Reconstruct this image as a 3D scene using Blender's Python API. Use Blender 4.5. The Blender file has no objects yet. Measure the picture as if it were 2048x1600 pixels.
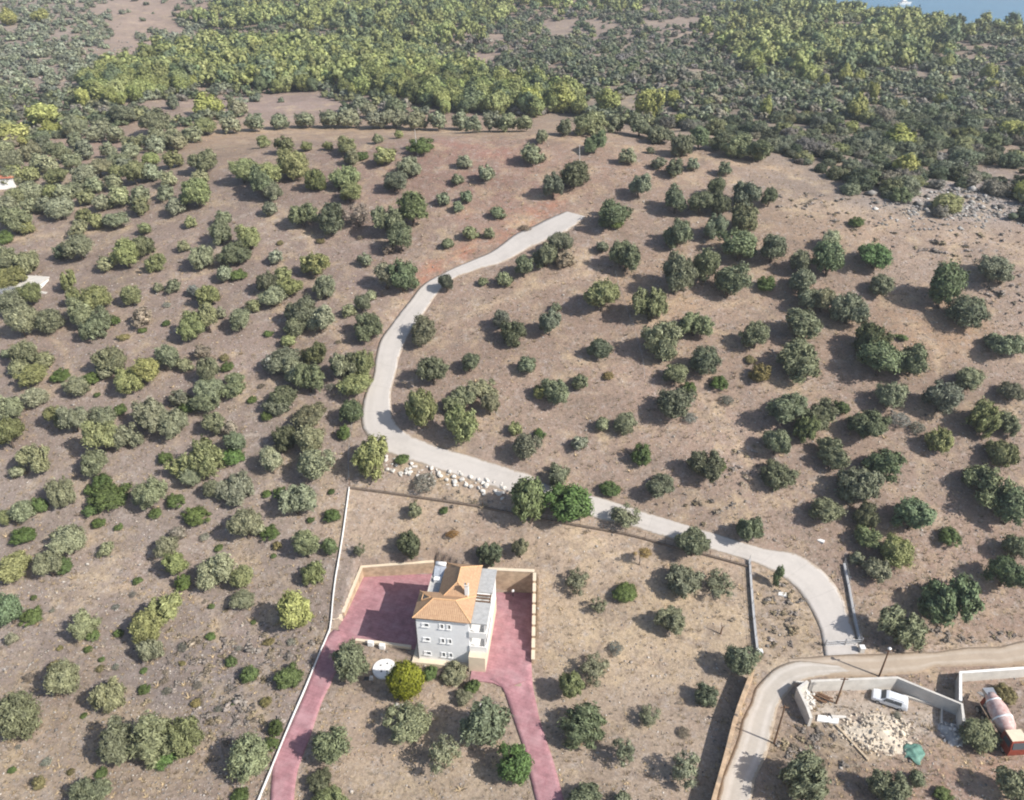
import bpy, math, random
import numpy as np

# ------------------------------------------------------------------ camera, sky, sun, exposure
S = bpy.context.scene
COL = S.collection
R = math.radians
F, PITCH, CAMZ = 1600.0, R(33.0), 90.0
cam_d = bpy.data.cameras.new("camera")
cam = bpy.data.objects.new("camera", cam_d)
COL.objects.link(cam)
cam.location = (0, 0, CAMZ)
cam.rotation_euler = (R(57.0), 0, 0)
cam_d.sensor_width = 36.0
cam_d.lens = 36.0 * F / 2048.0
cam_d.clip_start = 1.0
cam_d.clip_end = 20000.0
S.camera = cam

SUN_DIR = (0.893, -0.450)                 # horizontal direction towards the sun
SUN_EL = R(41.0)
w = bpy.data.worlds.new("World")
S.world = w
w.use_nodes = True
wn = w.node_tree.nodes
wl = w.node_tree.links
bg = wn.get("Background") or wn.new("ShaderNodeBackground")
sky = wn.new("ShaderNodeTexSky")
sky.sky_type = 'NISHITA'
sky.sun_disc = False
sky.sun_elevation = SUN_EL
sky.sun_rotation = math.atan2(SUN_DIR[0], SUN_DIR[1])
sky.dust_density = 1.6
wl.new(sky.outputs[0], bg.inputs[0])
bg.inputs[1].default_value = 0.12
sun_d = bpy.data.lights.new("sun", 'SUN')
sun_d.energy = 5.0
sun_d.angle = R(0.5)
sun_d.color = (1.0, 0.955, 0.89)
sun = bpy.data.objects.new("sun", sun_d)
COL.objects.link(sun)
sd = (SUN_DIR[0] * math.cos(SUN_EL), SUN_DIR[1] * math.cos(SUN_EL), math.sin(SUN_EL))
from mathutils import Vector, Matrix
sun.rotation_euler = Vector(sd).to_track_quat('Z', 'Y').to_euler()
S.view_settings.view_transform = 'Standard'
S.view_settings.look = 'None'
S.view_settings.gamma = 1.0
S.render.engine = 'CYCLES'
S.cycles.filter_width = 2.0
S.view_settings.exposure = 0.36

rng = np.random.default_rng(7)
random.seed(7)

# ------------------------------------------------------------------ the lie of the land
XS = np.array([-110, -60, -20, 20, 60, 100.])
YS = np.array([20, 50, 60, 70, 75, 86, 97, 107, 120, 134, 150, 165, 180, 195, 215, 240, 280, 312, 400, 500, 640, 1000.])
ZT = np.array([
    [-2, -1.5, -1.0, -.3, 0.2, 3, 7, 10.5, 15, 18.5, 22, 24.5, 26.5, 27.5, 27, 25, 23, 22, 20, 20, 24, 30],
    [-2, -1.6, -1.0, -.4, 0.0, 2.6, 7.5, 12, 18, 22, 26, 29.5, 33, 35.5, 31.5, 25, 22, 22, 20, 20, 24, 28],
    [-2, -1.7, -1.1, -.6, -.2, 1.9, 7.5, 12.8, 18.5, 22.5, 27, 31, 35.5, 38.5, 34.5, 25.5, 22, 22, 20, 20, 22, 24],
    [-2, -1.7, -1.1, -.6, -.1, 3.4, 8.5, 13.5, 19, 23.5, 28.5, 33, 37, 39.5, 36.5, 26.5, 22, 22, 20, 20, 20, 16],
    [-2, -1.2, -.8, -.3, 0.2, 3.2, 8.8, 14, 20, 25, 31, 35, 36.5, 36, 33, 29.5, 26.5, 25, 22, 21, 20, 14],
    [-2, -1.0, -.6, -.1, 0.4, 3.6, 9.5, 15, 21, 27, 32.6, 34, 33.2, 32, 31, 29.5, 27, 25.5, 24, 22, 20, 12]])
GX = np.arange(-520, 521, 2.0)
GY = np.arange(10, 1011, 2.0)
_c = np.array([np.interp(GY, YS, z) for z in ZT])                      # col, y
LAT = np.array([np.interp(GX, XS, _c[:, j]) for j in range(len(GY))])  # y, x


def _blur(a, s, ax):
    n = int(3 * s) + 1
    k = np.exp(-.5 * (np.arange(-n, n + 1) / s) ** 2)
    k /= k.sum()
    p = np.pad(a, [(n, n) if i == ax else (0, 0) for i in (0, 1)], mode='edge')
    return np.apply_along_axis(lambda m: np.convolve(m, k, 'valid'), ax, p)


LAT = _blur(_blur(LAT, 2.0, 0), 6.0, 1)
_tw = None
_gx, _gy = np.meshgrid(GX, GY)
far_w = np.clip((_gy - 225) / 120, 0, 1)
LAT += far_w * (1.8 * np.sin(_gx / 38 + .7) * np.sin(_gy / 47 + .4) + 1.1 * np.sin(_gx / 17 + _gy / 31))
LAT += (1 - far_w) * .22 * np.clip((_gy - 84) / 15, 0, 1) * (np.sin(_gx / 7.3 + np.sin(_gy / 9.)) * np.sin(_gy / 6.1 + _gx / 19.))
_tw = np.clip((_gy - 96) / 12, 0, 1) * np.clip((205 - _gy) / 15, 0, 1)
LAT += _tw * .16 * np.sin((LAT + .5 * np.sin(_gx / 23)) * 2 * np.pi / 2.6)
_cd = (_gx - 245) * .707 + (_gy - 520) * .707         # beyond the coast > 0
_t = np.clip((_cd + 4) / 70, 0, 1)
LAT = LAT * (1 - _t * _t * (3 - 2 * _t)) + (-42) * (_t * _t * (3 - 2 * _t))


def hbase(x, y):
    fx = np.clip((np.asarray(x, float) - GX[0]) / 2.0, 0, len(GX) - 1.001)
    fy = np.clip((np.asarray(y, float) - GY[0]) / 2.0, 0, len(GY) - 1.001)
    i = fx.astype(int); j = fy.astype(int); a = fx - i; b = fy - j
    return (LAT[j, i] * (1 - a) + LAT[j, i + 1] * a) * (1 - b) + (LAT[j + 1, i] * (1 - a) + LAT[j + 1, i + 1] * a) * b


def poly_sd(px, py, poly):
    """signed distance to a polygon, negative inside"""
    px = np.asarray(px, float); py = np.asarray(py, float)
    d = np.full(px.shape, 1e18); ins = np.zeros(px.shape, bool)
    n = len(poly)
    for k in range(n):
        ax, ay = poly[k][:2]; bx, by = poly[(k + 1) % n][:2]
        ex, ey = bx - ax, by - ay
        t = np.clip(((px - ax) * ex + (py - ay) * ey) / (ex * ex + ey * ey + 1e-12), 0, 1)
        d = np.minimum(d, (px - ax - t * ex) ** 2 + (py - ay - t * ey) ** 2)
        c = (ay > py) != (by > py)
        with np.errstate(divide='ignore', invalid='ignore'):
            ins ^= c & (px < (bx - ax) * (py - ay) / (by - ay + 1e-15) + ax)
    return np.where(ins, -1, 1) * np.sqrt(d)


def ray(u, v):
    x = (np.asarray(u, float) - 1024) / F
    y = (800 - np.asarray(v, float)) / F
    return x, math.cos(PITCH) + y * math.sin(PITCH), -math.sin(PITCH) + y * math.cos(PITCH)


def flat(u, v, z=0.0):
    rx, ry, rz = ray(u, v)
    t = (z - CAMZ) / rz
    return (float(rx * t), float(ry * t))


def project(x, y, z):
    d = y * math.cos(PITCH) - (z - CAMZ) * math.sin(PITCH)
    up = y * math.sin(PITCH) + (z - CAMZ) * math.cos(PITCH)
    return 1024 + F * x / d, 800 - F * up / d, d


# the levelled places: both courtyards of the villa, the building yard
COURT_L = [flat(724, 1153), flat(868, 1146), flat(862, 1200), flat(838, 1300), flat(818, 1296), flat(712, 1283), flat(692, 1278), flat(676, 1256), flat(694, 1226)]
COURT_R = [flat(970, 1184), flat(1067, 1183), flat(1063, 1330), flat(1063, 1358), flat(1008, 1376), flat(985, 1365), flat(940, 1360)]
HOUSE_P = [flat(838, 1318), flat(940, 1334), flat(964, 1358), flat(1000, 1189), flat(868, 1146)]
YARD = [flat(1618, 1400), flat(1700, 1388), flat(1790, 1376), flat(1922, 1438), flat(1926, 1465), flat(1840, 1480), flat(1700, 1470), flat(1630, 1440)]


def hgt(x, y):
    x = np.asarray(x, float); y = np.asarray(y, float)
    h = hbase(x, y)
    near = (y < 95) & (y > 55)
    if np.any(near):
        for P, z, soft in ((COURT_L, -.12, .25), (COURT_R, -.12, .25), (HOUSE_P, -.25, .3), (YARD, -.9, 1.2)):
            m = near & (np.abs(x) < 90)
            s = np.full(x.shape, 99.)
            s[m] = poly_sd(x[m], y[m], P)
            k = np.clip(1 - (s - .15) / soft, 0, 1)
            h = h * (1 - k) + z * k
    return h


def at(u, v, off=0.0):
    """where the sight line through a point of the photograph meets the land (raised by off)"""
    u = np.atleast_1d(np.asarray(u, float)); v = np.atleast_1d(np.asarray(v, float))
    off = np.broadcast_to(np.asarray(off, float), u.shape)
    rx, ry, rz = ray(u, v)
    ts = np.concatenate([np.arange(60, 260, .8), np.arange(260, 1500, 3.0)])
    lo = np.full(u.shape, ts[0]); hi = np.full(u.shape, ts[-1]); done = np.zeros(u.shape, bool)
    prev = ts[0]
    for t in ts:
        below = (CAMZ + rz * t) < (hbase(rx * t, ry * t) + off)
        new = below & ~done
        lo[new] = prev; hi[new] = t; done |= below
        prev = t
        if done.all():
            break
    for _ in range(14):
        m = .5 * (lo + hi)
        below = (CAMZ + rz * m) < (hgt(rx * m, ry * m) + off)
        hi = np.where(below, m, hi); lo = np.where(below, lo, m)
    m = .5 * (lo + hi)
    return rx * m, ry * m, m


def at1(u, v, off=0.0):
    x, y, d = at(u, v, off)
    return float(x[0]), float(y[0]), float(hgt(x, y)[0])


# ------------------------------------------------------------------ materials
def mat(name, col, rough=.85, noise=0.0, scale=3.0, bump=0.0, bscale=20.0, metal=0.0, spec=.3, col2=None):
    m = bpy.data.materials.new(name)
    m.use_nodes = True
    n, l = m.node_tree.nodes, m.node_tree.links
    p = n["Principled BSDF"]
    p.inputs["Roughness"].default_value = rough
    p.inputs["Metallic"].default_value = metal
    p.inputs["Specular IOR Level"].default_value = spec
    p.inputs["Base Color"].default_value = (*col, 1)
    if noise or col2 or bump:
        g = n.new("ShaderNodeNewGeometry")
    if noise or col2:
        t = n.new("ShaderNodeTexNoise"); t.inputs["Scale"].default_value = scale; t.inputs["Detail"].default_value = 6
        t.inputs["Roughness"].default_value = .65
        l.new(g.outputs["Position"], t.inputs["Vector"])
        r = n.new("ShaderNodeValToRGB")
        c2 = col2 or tuple(min(1, c * (1 + noise)) for c in col)
        c1 = col if col2 else tuple(c * (1 - noise) for c in col)
        r.color_ramp.elements[0].position = .35; r.color_ramp.elements[1].position = .68
        r.color_ramp.elements[0].color = (*c1, 1); r.color_ramp.elements[1].color = (*c2, 1)
        l.new(t.outputs["Fac"], r.inputs[0]); l.new(r.outputs[0], p.inputs["Base Color"])
    if bump:
        b = n.new("ShaderNodeBump"); b.inputs["Strength"].default_value = bump; b.inputs["Distance"].default_value = .05
        t2 = n.new("ShaderNodeTexNoise"); t2.inputs["Scale"].default_value = bscale; t2.inputs["Detail"].default_value = 4
        l.new(g.outputs["Position"], t2.inputs["Vector"])
        l.new(t2.outputs["Fac"], b.inputs["Height"]); l.new(b.outputs[0], p.inputs["Normal"])
    return m


def foliage_mat(name, source, rough=.6):
    """leaf colour from the object's own colour (or the mesh's tint), broken up leaf by leaf and clump by clump"""
    m = bpy.data.materials.new(name)
    m.use_nodes = True
    n, l = m.node_tree.nodes, m.node_tree.links
    p = n["Principled BSDF"]
    p.inputs["Roughness"].default_value = rough
    p.inputs["Specular IOR Level"].default_value = .25
    if source == 'OBJECT':
        oi = n.new("ShaderNodeObjectInfo"); src = oi.outputs["Color"]
    else:
        a = n.new("ShaderNodeAttribute"); a.attribute_name = "tint"; src = a.outputs["Color"]
    g = n.new("ShaderNodeNewGeometry")
    t = n.new("ShaderNodeTexNoise"); t.inputs["Scale"].default_value = 1.1; t.inputs["Detail"].default_value = 3
    l.new(g.outputs["Position"], t.inputs["Vector"])
    r1 = n.new("ShaderNodeMapRange"); r1.inputs[1].default_value = .3; r1.inputs[2].default_value = .7
    r1.inputs[3].default_value = .68; r1.inputs[4].default_value = 1.38
    l.new(t.outputs["Fac"], r1.inputs[0])
    r2 = n.new("ShaderNodeMapRange"); r2.inputs[3].default_value = .62; r2.inputs[4].default_value = 1.42
    l.new(g.outputs["Random Per Island"], r2.inputs[0])
    mu = n.new("ShaderNodeMath"); mu.operation = 'MULTIPLY'
    l.new(r1.outputs[0], mu.inputs[0]); l.new(r2.outputs[0], mu.inputs[1])
    vm = n.new("ShaderNodeVectorMath"); vm.operation = 'SCALE'
    l.new(src, vm.inputs[0]); l.new(mu.outputs[0], vm.inputs["Scale"])
    l.new(vm.outputs[0], p.inputs["Base Color"])
    tr = n.new("ShaderNodeBsdfTranslucent"); l.new(vm.outputs[0], tr.inputs["Color"])
    mx = n.new("ShaderNodeMixShader"); mx.inputs[0].default_value = .15
    l.new(p.outputs[0], mx.inputs[1]); l.new(tr.outputs[0], mx.inputs[2])
    l.new(mx.outputs[0], n["Material Output"].inputs[0])
    return m


def ground_mat():
    m = bpy.data.materials.new("dry_ground")
    m.use_nodes = True
    n, l = m.node_tree.nodes, m.node_tree.links
    p = n["Principled BSDF"]
    p.inputs["Roughness"].default_value = .95
    p.inputs["Specular IOR Level"].default_value = .1
    a = n.new("ShaderNodeAttribute"); a.attribute_name = "soil"
    g = n.new("ShaderNodeNewGeometry")

    def noise(sc, det=5, ro=.6):
        t = n.new("ShaderNodeTexNoise"); t.inputs["Scale"].default_value = sc
        t.inputs["Detail"].default_value = det; t.inputs["Roughness"].default_value = ro
        l.new(g.outputs["Position"], t.inputs["Vector"]); return t.outputs["Fac"]

    def rangef(src, a0, a1, b0, b1):
        r = n.new("ShaderNodeMapRange")
        for i, vv in enumerate((a0, a1, b0, b1)):
            r.inputs[i + 1].default_value = vv
        l.new(src, r.inputs[0]); return r.outputs[0]

    def mul(x, y):
        k = n.new("ShaderNodeMath"); k.operation = 'MULTIPLY'; l.new(x, k.inputs[0]); l.new(y, k.inputs[1]); return k.outputs[0]

    def mix(fac, c1, c2):
        k = n.new("ShaderNodeMix"); k.data_type = 'RGBA'
        l.new(fac, k.inputs[0])
        if isinstance(c1, tuple): k.inputs[6].default_value = (*c1, 1)
        else: l.new(c1, k.inputs[6])
        if isinstance(c2, tuple): k.inputs[7].default_value = (*c2, 1)
        else: l.new(c2, k.inputs[7])
        return k.outputs[2]
    c = a.outputs["Color"]
    c = mix(rangef(noise(.16, 7, .7), .50, .66, 0, .6), c, (.48, .37, .235))        # straw
    c = mix(rangef(noise(.11, 6, .7), .52, .70, 0, .5), c, (.30, .215, .17))    # bare earth
    c = mix(rangef(noise(.45, 7, .75), .56, .70, 0, .45), c, (.36, .325, .30))   # stony grey
    c = mix(rangef(noise(.28, 8, .8), .48, .62, 0, .7), c, (.205, .16, .13))    # darker crumbly patches
    c = mix(rangef(noise(.75, 8, .8), .53, .66, 0, .6), c, (.40, .355, .325))    # pale crust
    c = mix(rangef(noise(1.7, 5, .7), .53, .66, 0, .65), c, (.16, .135, .095))   # dry weeds
    v = n.new("ShaderNodeTexVoronoi"); v.inputs["Scale"].default_value = 1.9
    l.new(g.outputs["Position"], v.inputs["Vector"])
    c = mix(mul(rangef(v.outputs["Distance"], .10, .2, .75, 0), rangef(noise(.22, 3), .45, .6, 0, 1)), c, (.46, .42, .38))
    f = mul(rangef(noise(2.6, 6, .85), .32, .68, .66, 1.36), rangef(noise(.06, 4), .3, .7, .87, 1.13))
    vm = n.new("ShaderNodeVectorMath"); vm.operation = 'SCALE'
    l.new(c, vm.inputs[0]); l.new(f, vm.inputs["Scale"])
    l.new(vm.outputs[0], p.inputs["Base Color"])
    b = n.new("ShaderNodeBump"); b.inputs["Strength"].default_value = .7; b.inputs["Distance"].default_value = .3
    l.new(noise(1.1, 9, .8), b.inputs["Height"]); l.new(b.outputs[0], p.inputs["Normal"])
    return m


def road_mat(name, base, rut, edge_c, joint=0.0, rut_amt=.4, edge_w=.86, stain=.35):
    m = bpy.data.materials.new(name)
    m.use_nodes = True
    n, l = m.node_tree.nodes, m.node_tree.links
    p = n["Principled BSDF"]; p.inputs["Roughness"].default_value = .92; p.inputs["Specular IOR Level"].default_value = .15
    g = n.new("ShaderNodeNewGeometry"); at_ = n.new("ShaderNodeAttribute"); at_.attribute_name = "run"
    sp = n.new("ShaderNodeSeparateXYZ"); l.new(at_.outputs["Vector"], sp.inputs[0])

    def M2(op, a, b=None):
        k = n.new("ShaderNodeMath"); k.operation = op
        for i, q in enumerate((a, b)):
            if q is None: continue
            if isinstance(q, (int, float)): k.inputs[i].default_value = q
            else: l.new(q, k.inputs[i])
        return k.outputs[0]

    def noise(sc, det=5, ro=.65):
        t = n.new("ShaderNodeTexNoise"); t.inputs["Scale"].default_value = sc; t.inputs["Detail"].default_value = det; t.inputs["Roughness"].default_value = ro
        l.new(g.outputs["Position"], t.inputs["Vector"]); return t.outputs["Fac"]

    def rng_(src, a0, a1, b0, b1):
        r = n.new("ShaderNodeMapRange")
        for i, vv in enumerate((a0, a1, b0, b1)): r.inputs[i + 1].default_value = vv
        l.new(src, r.inputs[0]); return r.outputs[0]

    def mix(f, c1, c2):
        k = n.new("ShaderNodeMix"); k.data_type = 'RGBA'; l.new(f, k.inputs[0])
        for i, c in ((6, c1), (7, c2)):
            if isinstance(c, tuple): k.inputs[i].default_value = (*c, 1)
            else: l.new(c, k.inputs[i])
        return k.outputs[2]
    ac = M2('ABSOLUTE', sp.outputs[1])
    big = noise(.22, 5, .7); fine = noise(2.2, 7, .75)
    rutf = M2('MULTIPLY', rng_(M2('ABSOLUTE', M2('SUBTRACT', ac, .45)), .05, .22, rut_amt, 0), rng_(noise(.35, 4), .35, .6, .2, 1))
    c = mix(rutf, base, rut)
    c = mix(rng_(big, .48, .68, 0, stain), c, tuple(q * .72 for q in base))
    c = mix(rng_(fine, .50, .70, 0, stain * .8), c, tuple(min(1, q * 1.22) for q in base))
    wob = M2('ADD', ac, rng_(noise(.9, 6, .8), .3, .7, -.16, .16))
    c = mix(rng_(wob, edge_w, edge_w + .1, 0, .9), c, edge_c)
    if joint:
        fr = M2('FRACT', M2('DIVIDE', sp.outputs[0], joint))
        c = mix(rng_(M2('ABSOLUTE', M2('SUBTRACT', fr, .5)),   .004, .010, .28, 0), c, tuple(q * .45 for q in base))
    l.new(c, p.inputs["Base Color"])
    b = n.new("ShaderNodeBump"); b.inputs["Strength"].default_value = .5; b.inputs["Distance"].default_value = .06
    l.new(fine, b.inputs["Height"]); l.new(b.outputs[0], p.inputs["Normal"])
    return m


def paver_mat():
    m = mat("pink_stamped_concrete", (.375, .19, .205), .85, .2, 1.0)
    n, l = m.node_tree.nodes, m.node_tree.links
    p = n["Principled BSDF"]; src = p.inputs["Base Color"].links[0].from_socket
    g = n.new("ShaderNodeNewGeometry")
    mp = n.new("ShaderNodeMapping"); mp.inputs["Rotation"].default_value = (0, 0, .35); l.new(g.outputs["Position"], mp.inputs[0])
    t = n.new("ShaderNodeTexBrick"); l.new(mp.outputs[0], t.inputs["Vector"]); t.inputs["Scale"].default_value = 1
    t.inputs["Brick Width"].default_value = .9; t.inputs["Row Height"].default_value = .45; t.inputs["Mortar Size"].default_value = .03
    t.inputs["Color1"].default_value = (1, 1, 1, 1); t.inputs["Color2"].default_value = (.84, .86, .86, 1); t.inputs["Mortar"].default_value = (.80, .78, .78, 1)
    k = n.new("ShaderNodeMix"); k.data_type = 'RGBA'; k.blend_type = 'MULTIPLY'; k.inputs[0].default_value = 1
    l.new(src, k.inputs[6]); l.new(t.outputs["Color"], k.inputs[7])
    no = n.new("ShaderNodeTexNoise"); no.inputs["Scale"].default_value = .35; no.inputs["Detail"].default_value = 7; no.inputs["Roughness"].default_value = .7
    l.new(g.outputs["Position"], no.inputs["Vector"])
    r = n.new("ShaderNodeMapRange"); r.inputs[1].default_value = .48; r.inputs[2].default_value = .68; r.inputs[3].default_value = 0; r.inputs[4].default_value = .55
    l.new(no.outputs["Fac"], r.inputs[0])
    k2 = n.new("ShaderNodeMix"); k2.data_type = 'RGBA'; l.new(r.outputs[0], k2.inputs[0]); l.new(k.outputs[2], k2.inputs[6]); k2.inputs[7].default_value = (.47, .30, .31, 1)
    l.new(k2.outputs[2], p.inputs["Base Color"])
    return m


def masonry_mat(name, c1, c2, mortar, sx, sy, bump=.5):
    m = bpy.data.materials.new(name)
    m.use_nodes = True
    n, l = m.node_tree.nodes, m.node_tree.links
    p = n["Principled BSDF"]; p.inputs["Roughness"].default_value = .9; p.inputs["Specular IOR Level"].default_value = .2
    g = n.new("ShaderNodeNewGeometry")
    sp = n.new("ShaderNodeSeparateXYZ"); l.new(g.outputs["Position"], sp.inputs[0])
    ad = n.new("ShaderNodeMath"); l.new(sp.outputs[0], ad.inputs[0]); l.new(sp.outputs[1], ad.inputs[1])
    cb = n.new("ShaderNodeCombineXYZ"); l.new(ad.outputs[0], cb.inputs[0]); l.new(sp.outputs[2], cb.inputs[1])
    t = n.new("ShaderNodeTexBrick"); l.new(cb.outputs[0], t.inputs["Vector"])
    t.inputs["Color1"].default_value = (*c1, 1); t.inputs["Color2"].default_value = (*c2, 1); t.inputs["Mortar"].default_value = (*mortar, 1)
    t.inputs["Scale"].default_value = 1; t.inputs["Brick Width"].default_value = sx; t.inputs["Row Height"].default_value = sy
    t.inputs["Mortar Size"].default_value = .02
    no = n.new("ShaderNodeTexNoise"); no.inputs["Scale"].default_value = 1.2; no.inputs["Detail"].default_value = 6
    l.new(g.outputs["Position"], no.inputs["Vector"])
    r = n.new("ShaderNodeMapRange"); r.inputs[1].default_value = .3; r.inputs[2].default_value = .7; r.inputs[3].default_value = .75; r.inputs[4].default_value = 1.2
    l.new(no.outputs["Fac"], r.inputs[0])
    vm = n.new("ShaderNodeVectorMath"); vm.operation = 'SCALE'; l.new(t.outputs["Color"], vm.inputs[0]); l.new(r.outputs[0], vm.inputs["Scale"])
    l.new(vm.outputs[0], p.inputs["Base Color"])
    b = n.new("ShaderNodeBump"); b.inputs["Strength"].default_value = bump; b.inputs["Distance"].default_value = .04
    l.new(t.outputs["Fac"], b.inputs["Height"]); b.invert = True; l.new(b.outputs[0], p.inputs["Normal"])
    return m


def roof_mat():
    m = bpy.data.materials.new("clay_tiles")
    m.use_nodes = True
    n, l = m.node_tree.nodes, m.node_tree.links
    p = n["Principled BSDF"]; p.inputs["Roughness"].default_value = .85; p.inputs["Specular IOR Level"].default_value = .2
    uv = n.new("ShaderNodeAttribute"); uv.attribute_name = "slope"
    sp = n.new("ShaderNodeSeparateXYZ"); l.new(uv.outputs["Vector"], sp.inputs[0])
    wv = n.new("ShaderNodeMath"); wv.operation = 'MULTIPLY'; wv.inputs[1].default_value = 2 * math.pi / .26; l.new(sp.outputs[0], wv.inputs[0])
    sn = n.new("ShaderNodeMath"); sn.operation = 'SINE'; l.new(wv.outputs[0], sn.inputs[0])
    wr = n.new("ShaderNodeMath"); wr.operation = 'DIVIDE'; wr.inputs[1].default_value = .38; l.new(sp.outputs[1], wr.inputs[0])
    fr = n.new("ShaderNodeMath"); fr.operation = 'FRACT'; l.new(wr.outputs[0], fr.inputs[0])
    hm = n.new("ShaderNodeMath"); hm.operation = 'MULTIPLY_ADD'; hm.inputs[1].default_value = .6; l.new(sn.outputs[0], hm.inputs[0]); l.new(fr.outputs[0], hm.inputs[2])
    b = n.new("ShaderNodeBump"); b.inputs["Strength"].default_value = .6; b.inputs["Distance"].default_value = .04
    l.new(hm.outputs[0], b.inputs["Height"]); l.new(b.outputs[0], p.inputs["Normal"])
    g = n.new("ShaderNodeNewGeometry")
    no = n.new("ShaderNodeTexNoise"); no.inputs["Scale"].default_value = 2.6; no.inputs["Detail"].default_value = 7; no.inputs["Roughness"].default_value = .75
    l.new(g.outputs["Position"], no.inputs["Vector"])
    r = n.new("ShaderNodeValToRGB"); r.color_ramp.elements[0].position = .3; r.color_ramp.elements[1].position = .7
    r.color_ramp.elements[0].color = (.36, .21, .125, 1); r.color_ramp.elements[1].color = (.53, .355, .215, 1)
    l.new(no.outputs["Fac"], r.inputs[0]); l.new(r.outputs[0], p.inputs["Base Color"])
    return m


M = dict(
    ground=ground_mat(),
    leaf=foliage_mat("leaves", 'OBJECT'), leaf_mass=foliage_mat("massed_leaves", 'TINT'),
    bark=mat("bark", (.11, .085, .065), .95, .35, 6, .6, 25),
    concrete_road=road_mat("concrete_road", (.46, .425, .39), (.40, .37, .34), (.33, .27, .21), 4.5, .45, .85, .38),
    gravel=road_mat("gravel_track", (.43, .39, .34), (.54, .50, .455), (.33, .265, .2), 0, .8, .78, .45),
    dirt=road_mat("dirt_track", (.385, .315, .245), (.46, .395, .325), (.31, .24, .175), 0, .8, .74, .5),
    pink=paver_mat(),
    plaster=mat("grey_blue_plaster", (.80, .80, .795), .85, .05, 1.5, .1, 30),
    cream=mat("cream_plaster", (.66, .56, .42), .85, .07, 1.2, .1, 30),
    white=mat("white_paint", (.78, .77, .74), .6, .05, 2),
    frame=mat("white_frames", (.80, .80, .79), .5),
    glass=mat("window_glass", (.07, .08, .09), .12, spec=.6),
    slab=mat("grey_roof_slab", (.40, .40, .39), .9, .16, 1.6, .3, 14),
    recess_dark=mat('recess_dark', (.16, .14, .12), .9, .2, 3), tiles=roof_mat(), ridge=mat("ridge_tiles", (.62, .38, .2), .85, .2, 5),
    conc=mat("raw_concrete", (.55, .52, .47), .9, .12, .9, .3, 10),
    conc_blue=mat("grey_concrete", (.40, .40, .40), .9, .12, .9, .3, 10),
    stone_wall=masonry_mat("tan_stone_wall", (.52, .38, .25), (.44, .31, .20), (.36, .27, .19), .62, .24),
    court_wall=masonry_mat("courtyard_stone", (.50, .38, .26), (.45, .33, .22), (.40, .31, .22), .5, .2, .3),
    rubble=mat("cream_rubble", (.56, .485, .385), .95, .22, 1.5, .8, 5),
    dark_stone=mat('dark_stone', (.17, .13, .10), .95, .3, 3, .6, 8),
    boulder=mat("pale_limestone", (.58, .55, .50), .9, .22, 2.0, .6, 6),
    rock=mat("grey_limestone", (.40, .375, .35), .95, .25, 1.2, .7, 4),
    metal=mat("galvanised_metal", (.42, .43, .44), .45, .1, 4, metal=.6),
    dark=mat("dark_metal", (.06, .06, .065), .5),
    wood=mat("weathered_wood", (.17, .10, .06), .85, .3, 6, .4, 20),
    pale_wood=mat("pale_boards", (.5, .40, .28), .85, .25, 6, .4, 20),
    tyre=mat("tyre_rubber", (.025, .025, .025), .9),
    car=mat("white_car_paint", (.74, .76, .78), .3, spec=.5),
    red=mat("red_truck_paint", (.24, .05, .03), .55, .3, 3),
    drum=mat("faded_pink_paint", (.44, .25, .22), .6, .25, 2.2, col2=(.62, .50, .46)),
    tarp=mat("green_tarpaulin", (.12, .24, .19), .6, .25, 3, .6, 5),
    silver=mat("silver_collector", (.50, .53, .57), .35, .2, 3, metal=.3),
    sea=None)


def sea_mat():
    m = mat("sea_water", (.035, .16, .27), .25, .12, .02, .25, .35, spec=.5)
    return m


M['sea'] = sea_mat()


# ------------------------------------------------------------------ mesh helpers
def link(o, parent=None):
    COL.objects.link(o)
    if parent: o.parent = parent
    return o


def raw_mesh(name, V, faces, material=None, smooth=False):
    """faces: list of index arrays of shape (n,3) and (n,4)"""
    V = np.asarray(V, np.float32)
    me = bpy.data.meshes.new(name)
    me.vertices.add(len(V)); me.vertices.foreach_set("co", V.ravel())
    loops, starts, tot, k = [], [], [], 0
    for f in faces:
        f = np.asarray(f, np.int32)
        if not len(f): continue
        n = f.shape[1]
        loops.append(f.ravel()); starts.append(k + np.arange(len(f)) * n); k += len(f) * n
    loops = np.concatenate(loops); starts = np.concatenate(starts)
    me.loops.add(len(loops)); me.loops.foreach_set("vertex_index", loops.astype(np.int32))
    me.polygons.add(len(starts)); me.polygons.foreach_set("loop_start", starts.astype(np.int32))
    if smooth: me.polygons.foreach_set("use_smooth", np.ones(len(starts), bool))
    me.update(calc_edges=True)
    if material: me.materials.append(material)
    return me


def tag(o, label=None, cat=None, group=None, kind=None):
    if label: o['label'] = label
    if cat: o['category'] = cat
    if group: o['group'] = group
    if kind: o['kind'] = kind
    return o


def empty(name, loc, rz=0.0, label=None, cat=None, group=None):
    o = bpy.data.objects.new(name, None)
    o.empty_display_size = .3
    o.location = loc; o.rotation_euler = (0, 0, rz)
    link(o)
    return tag(o, label, cat, group)


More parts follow.
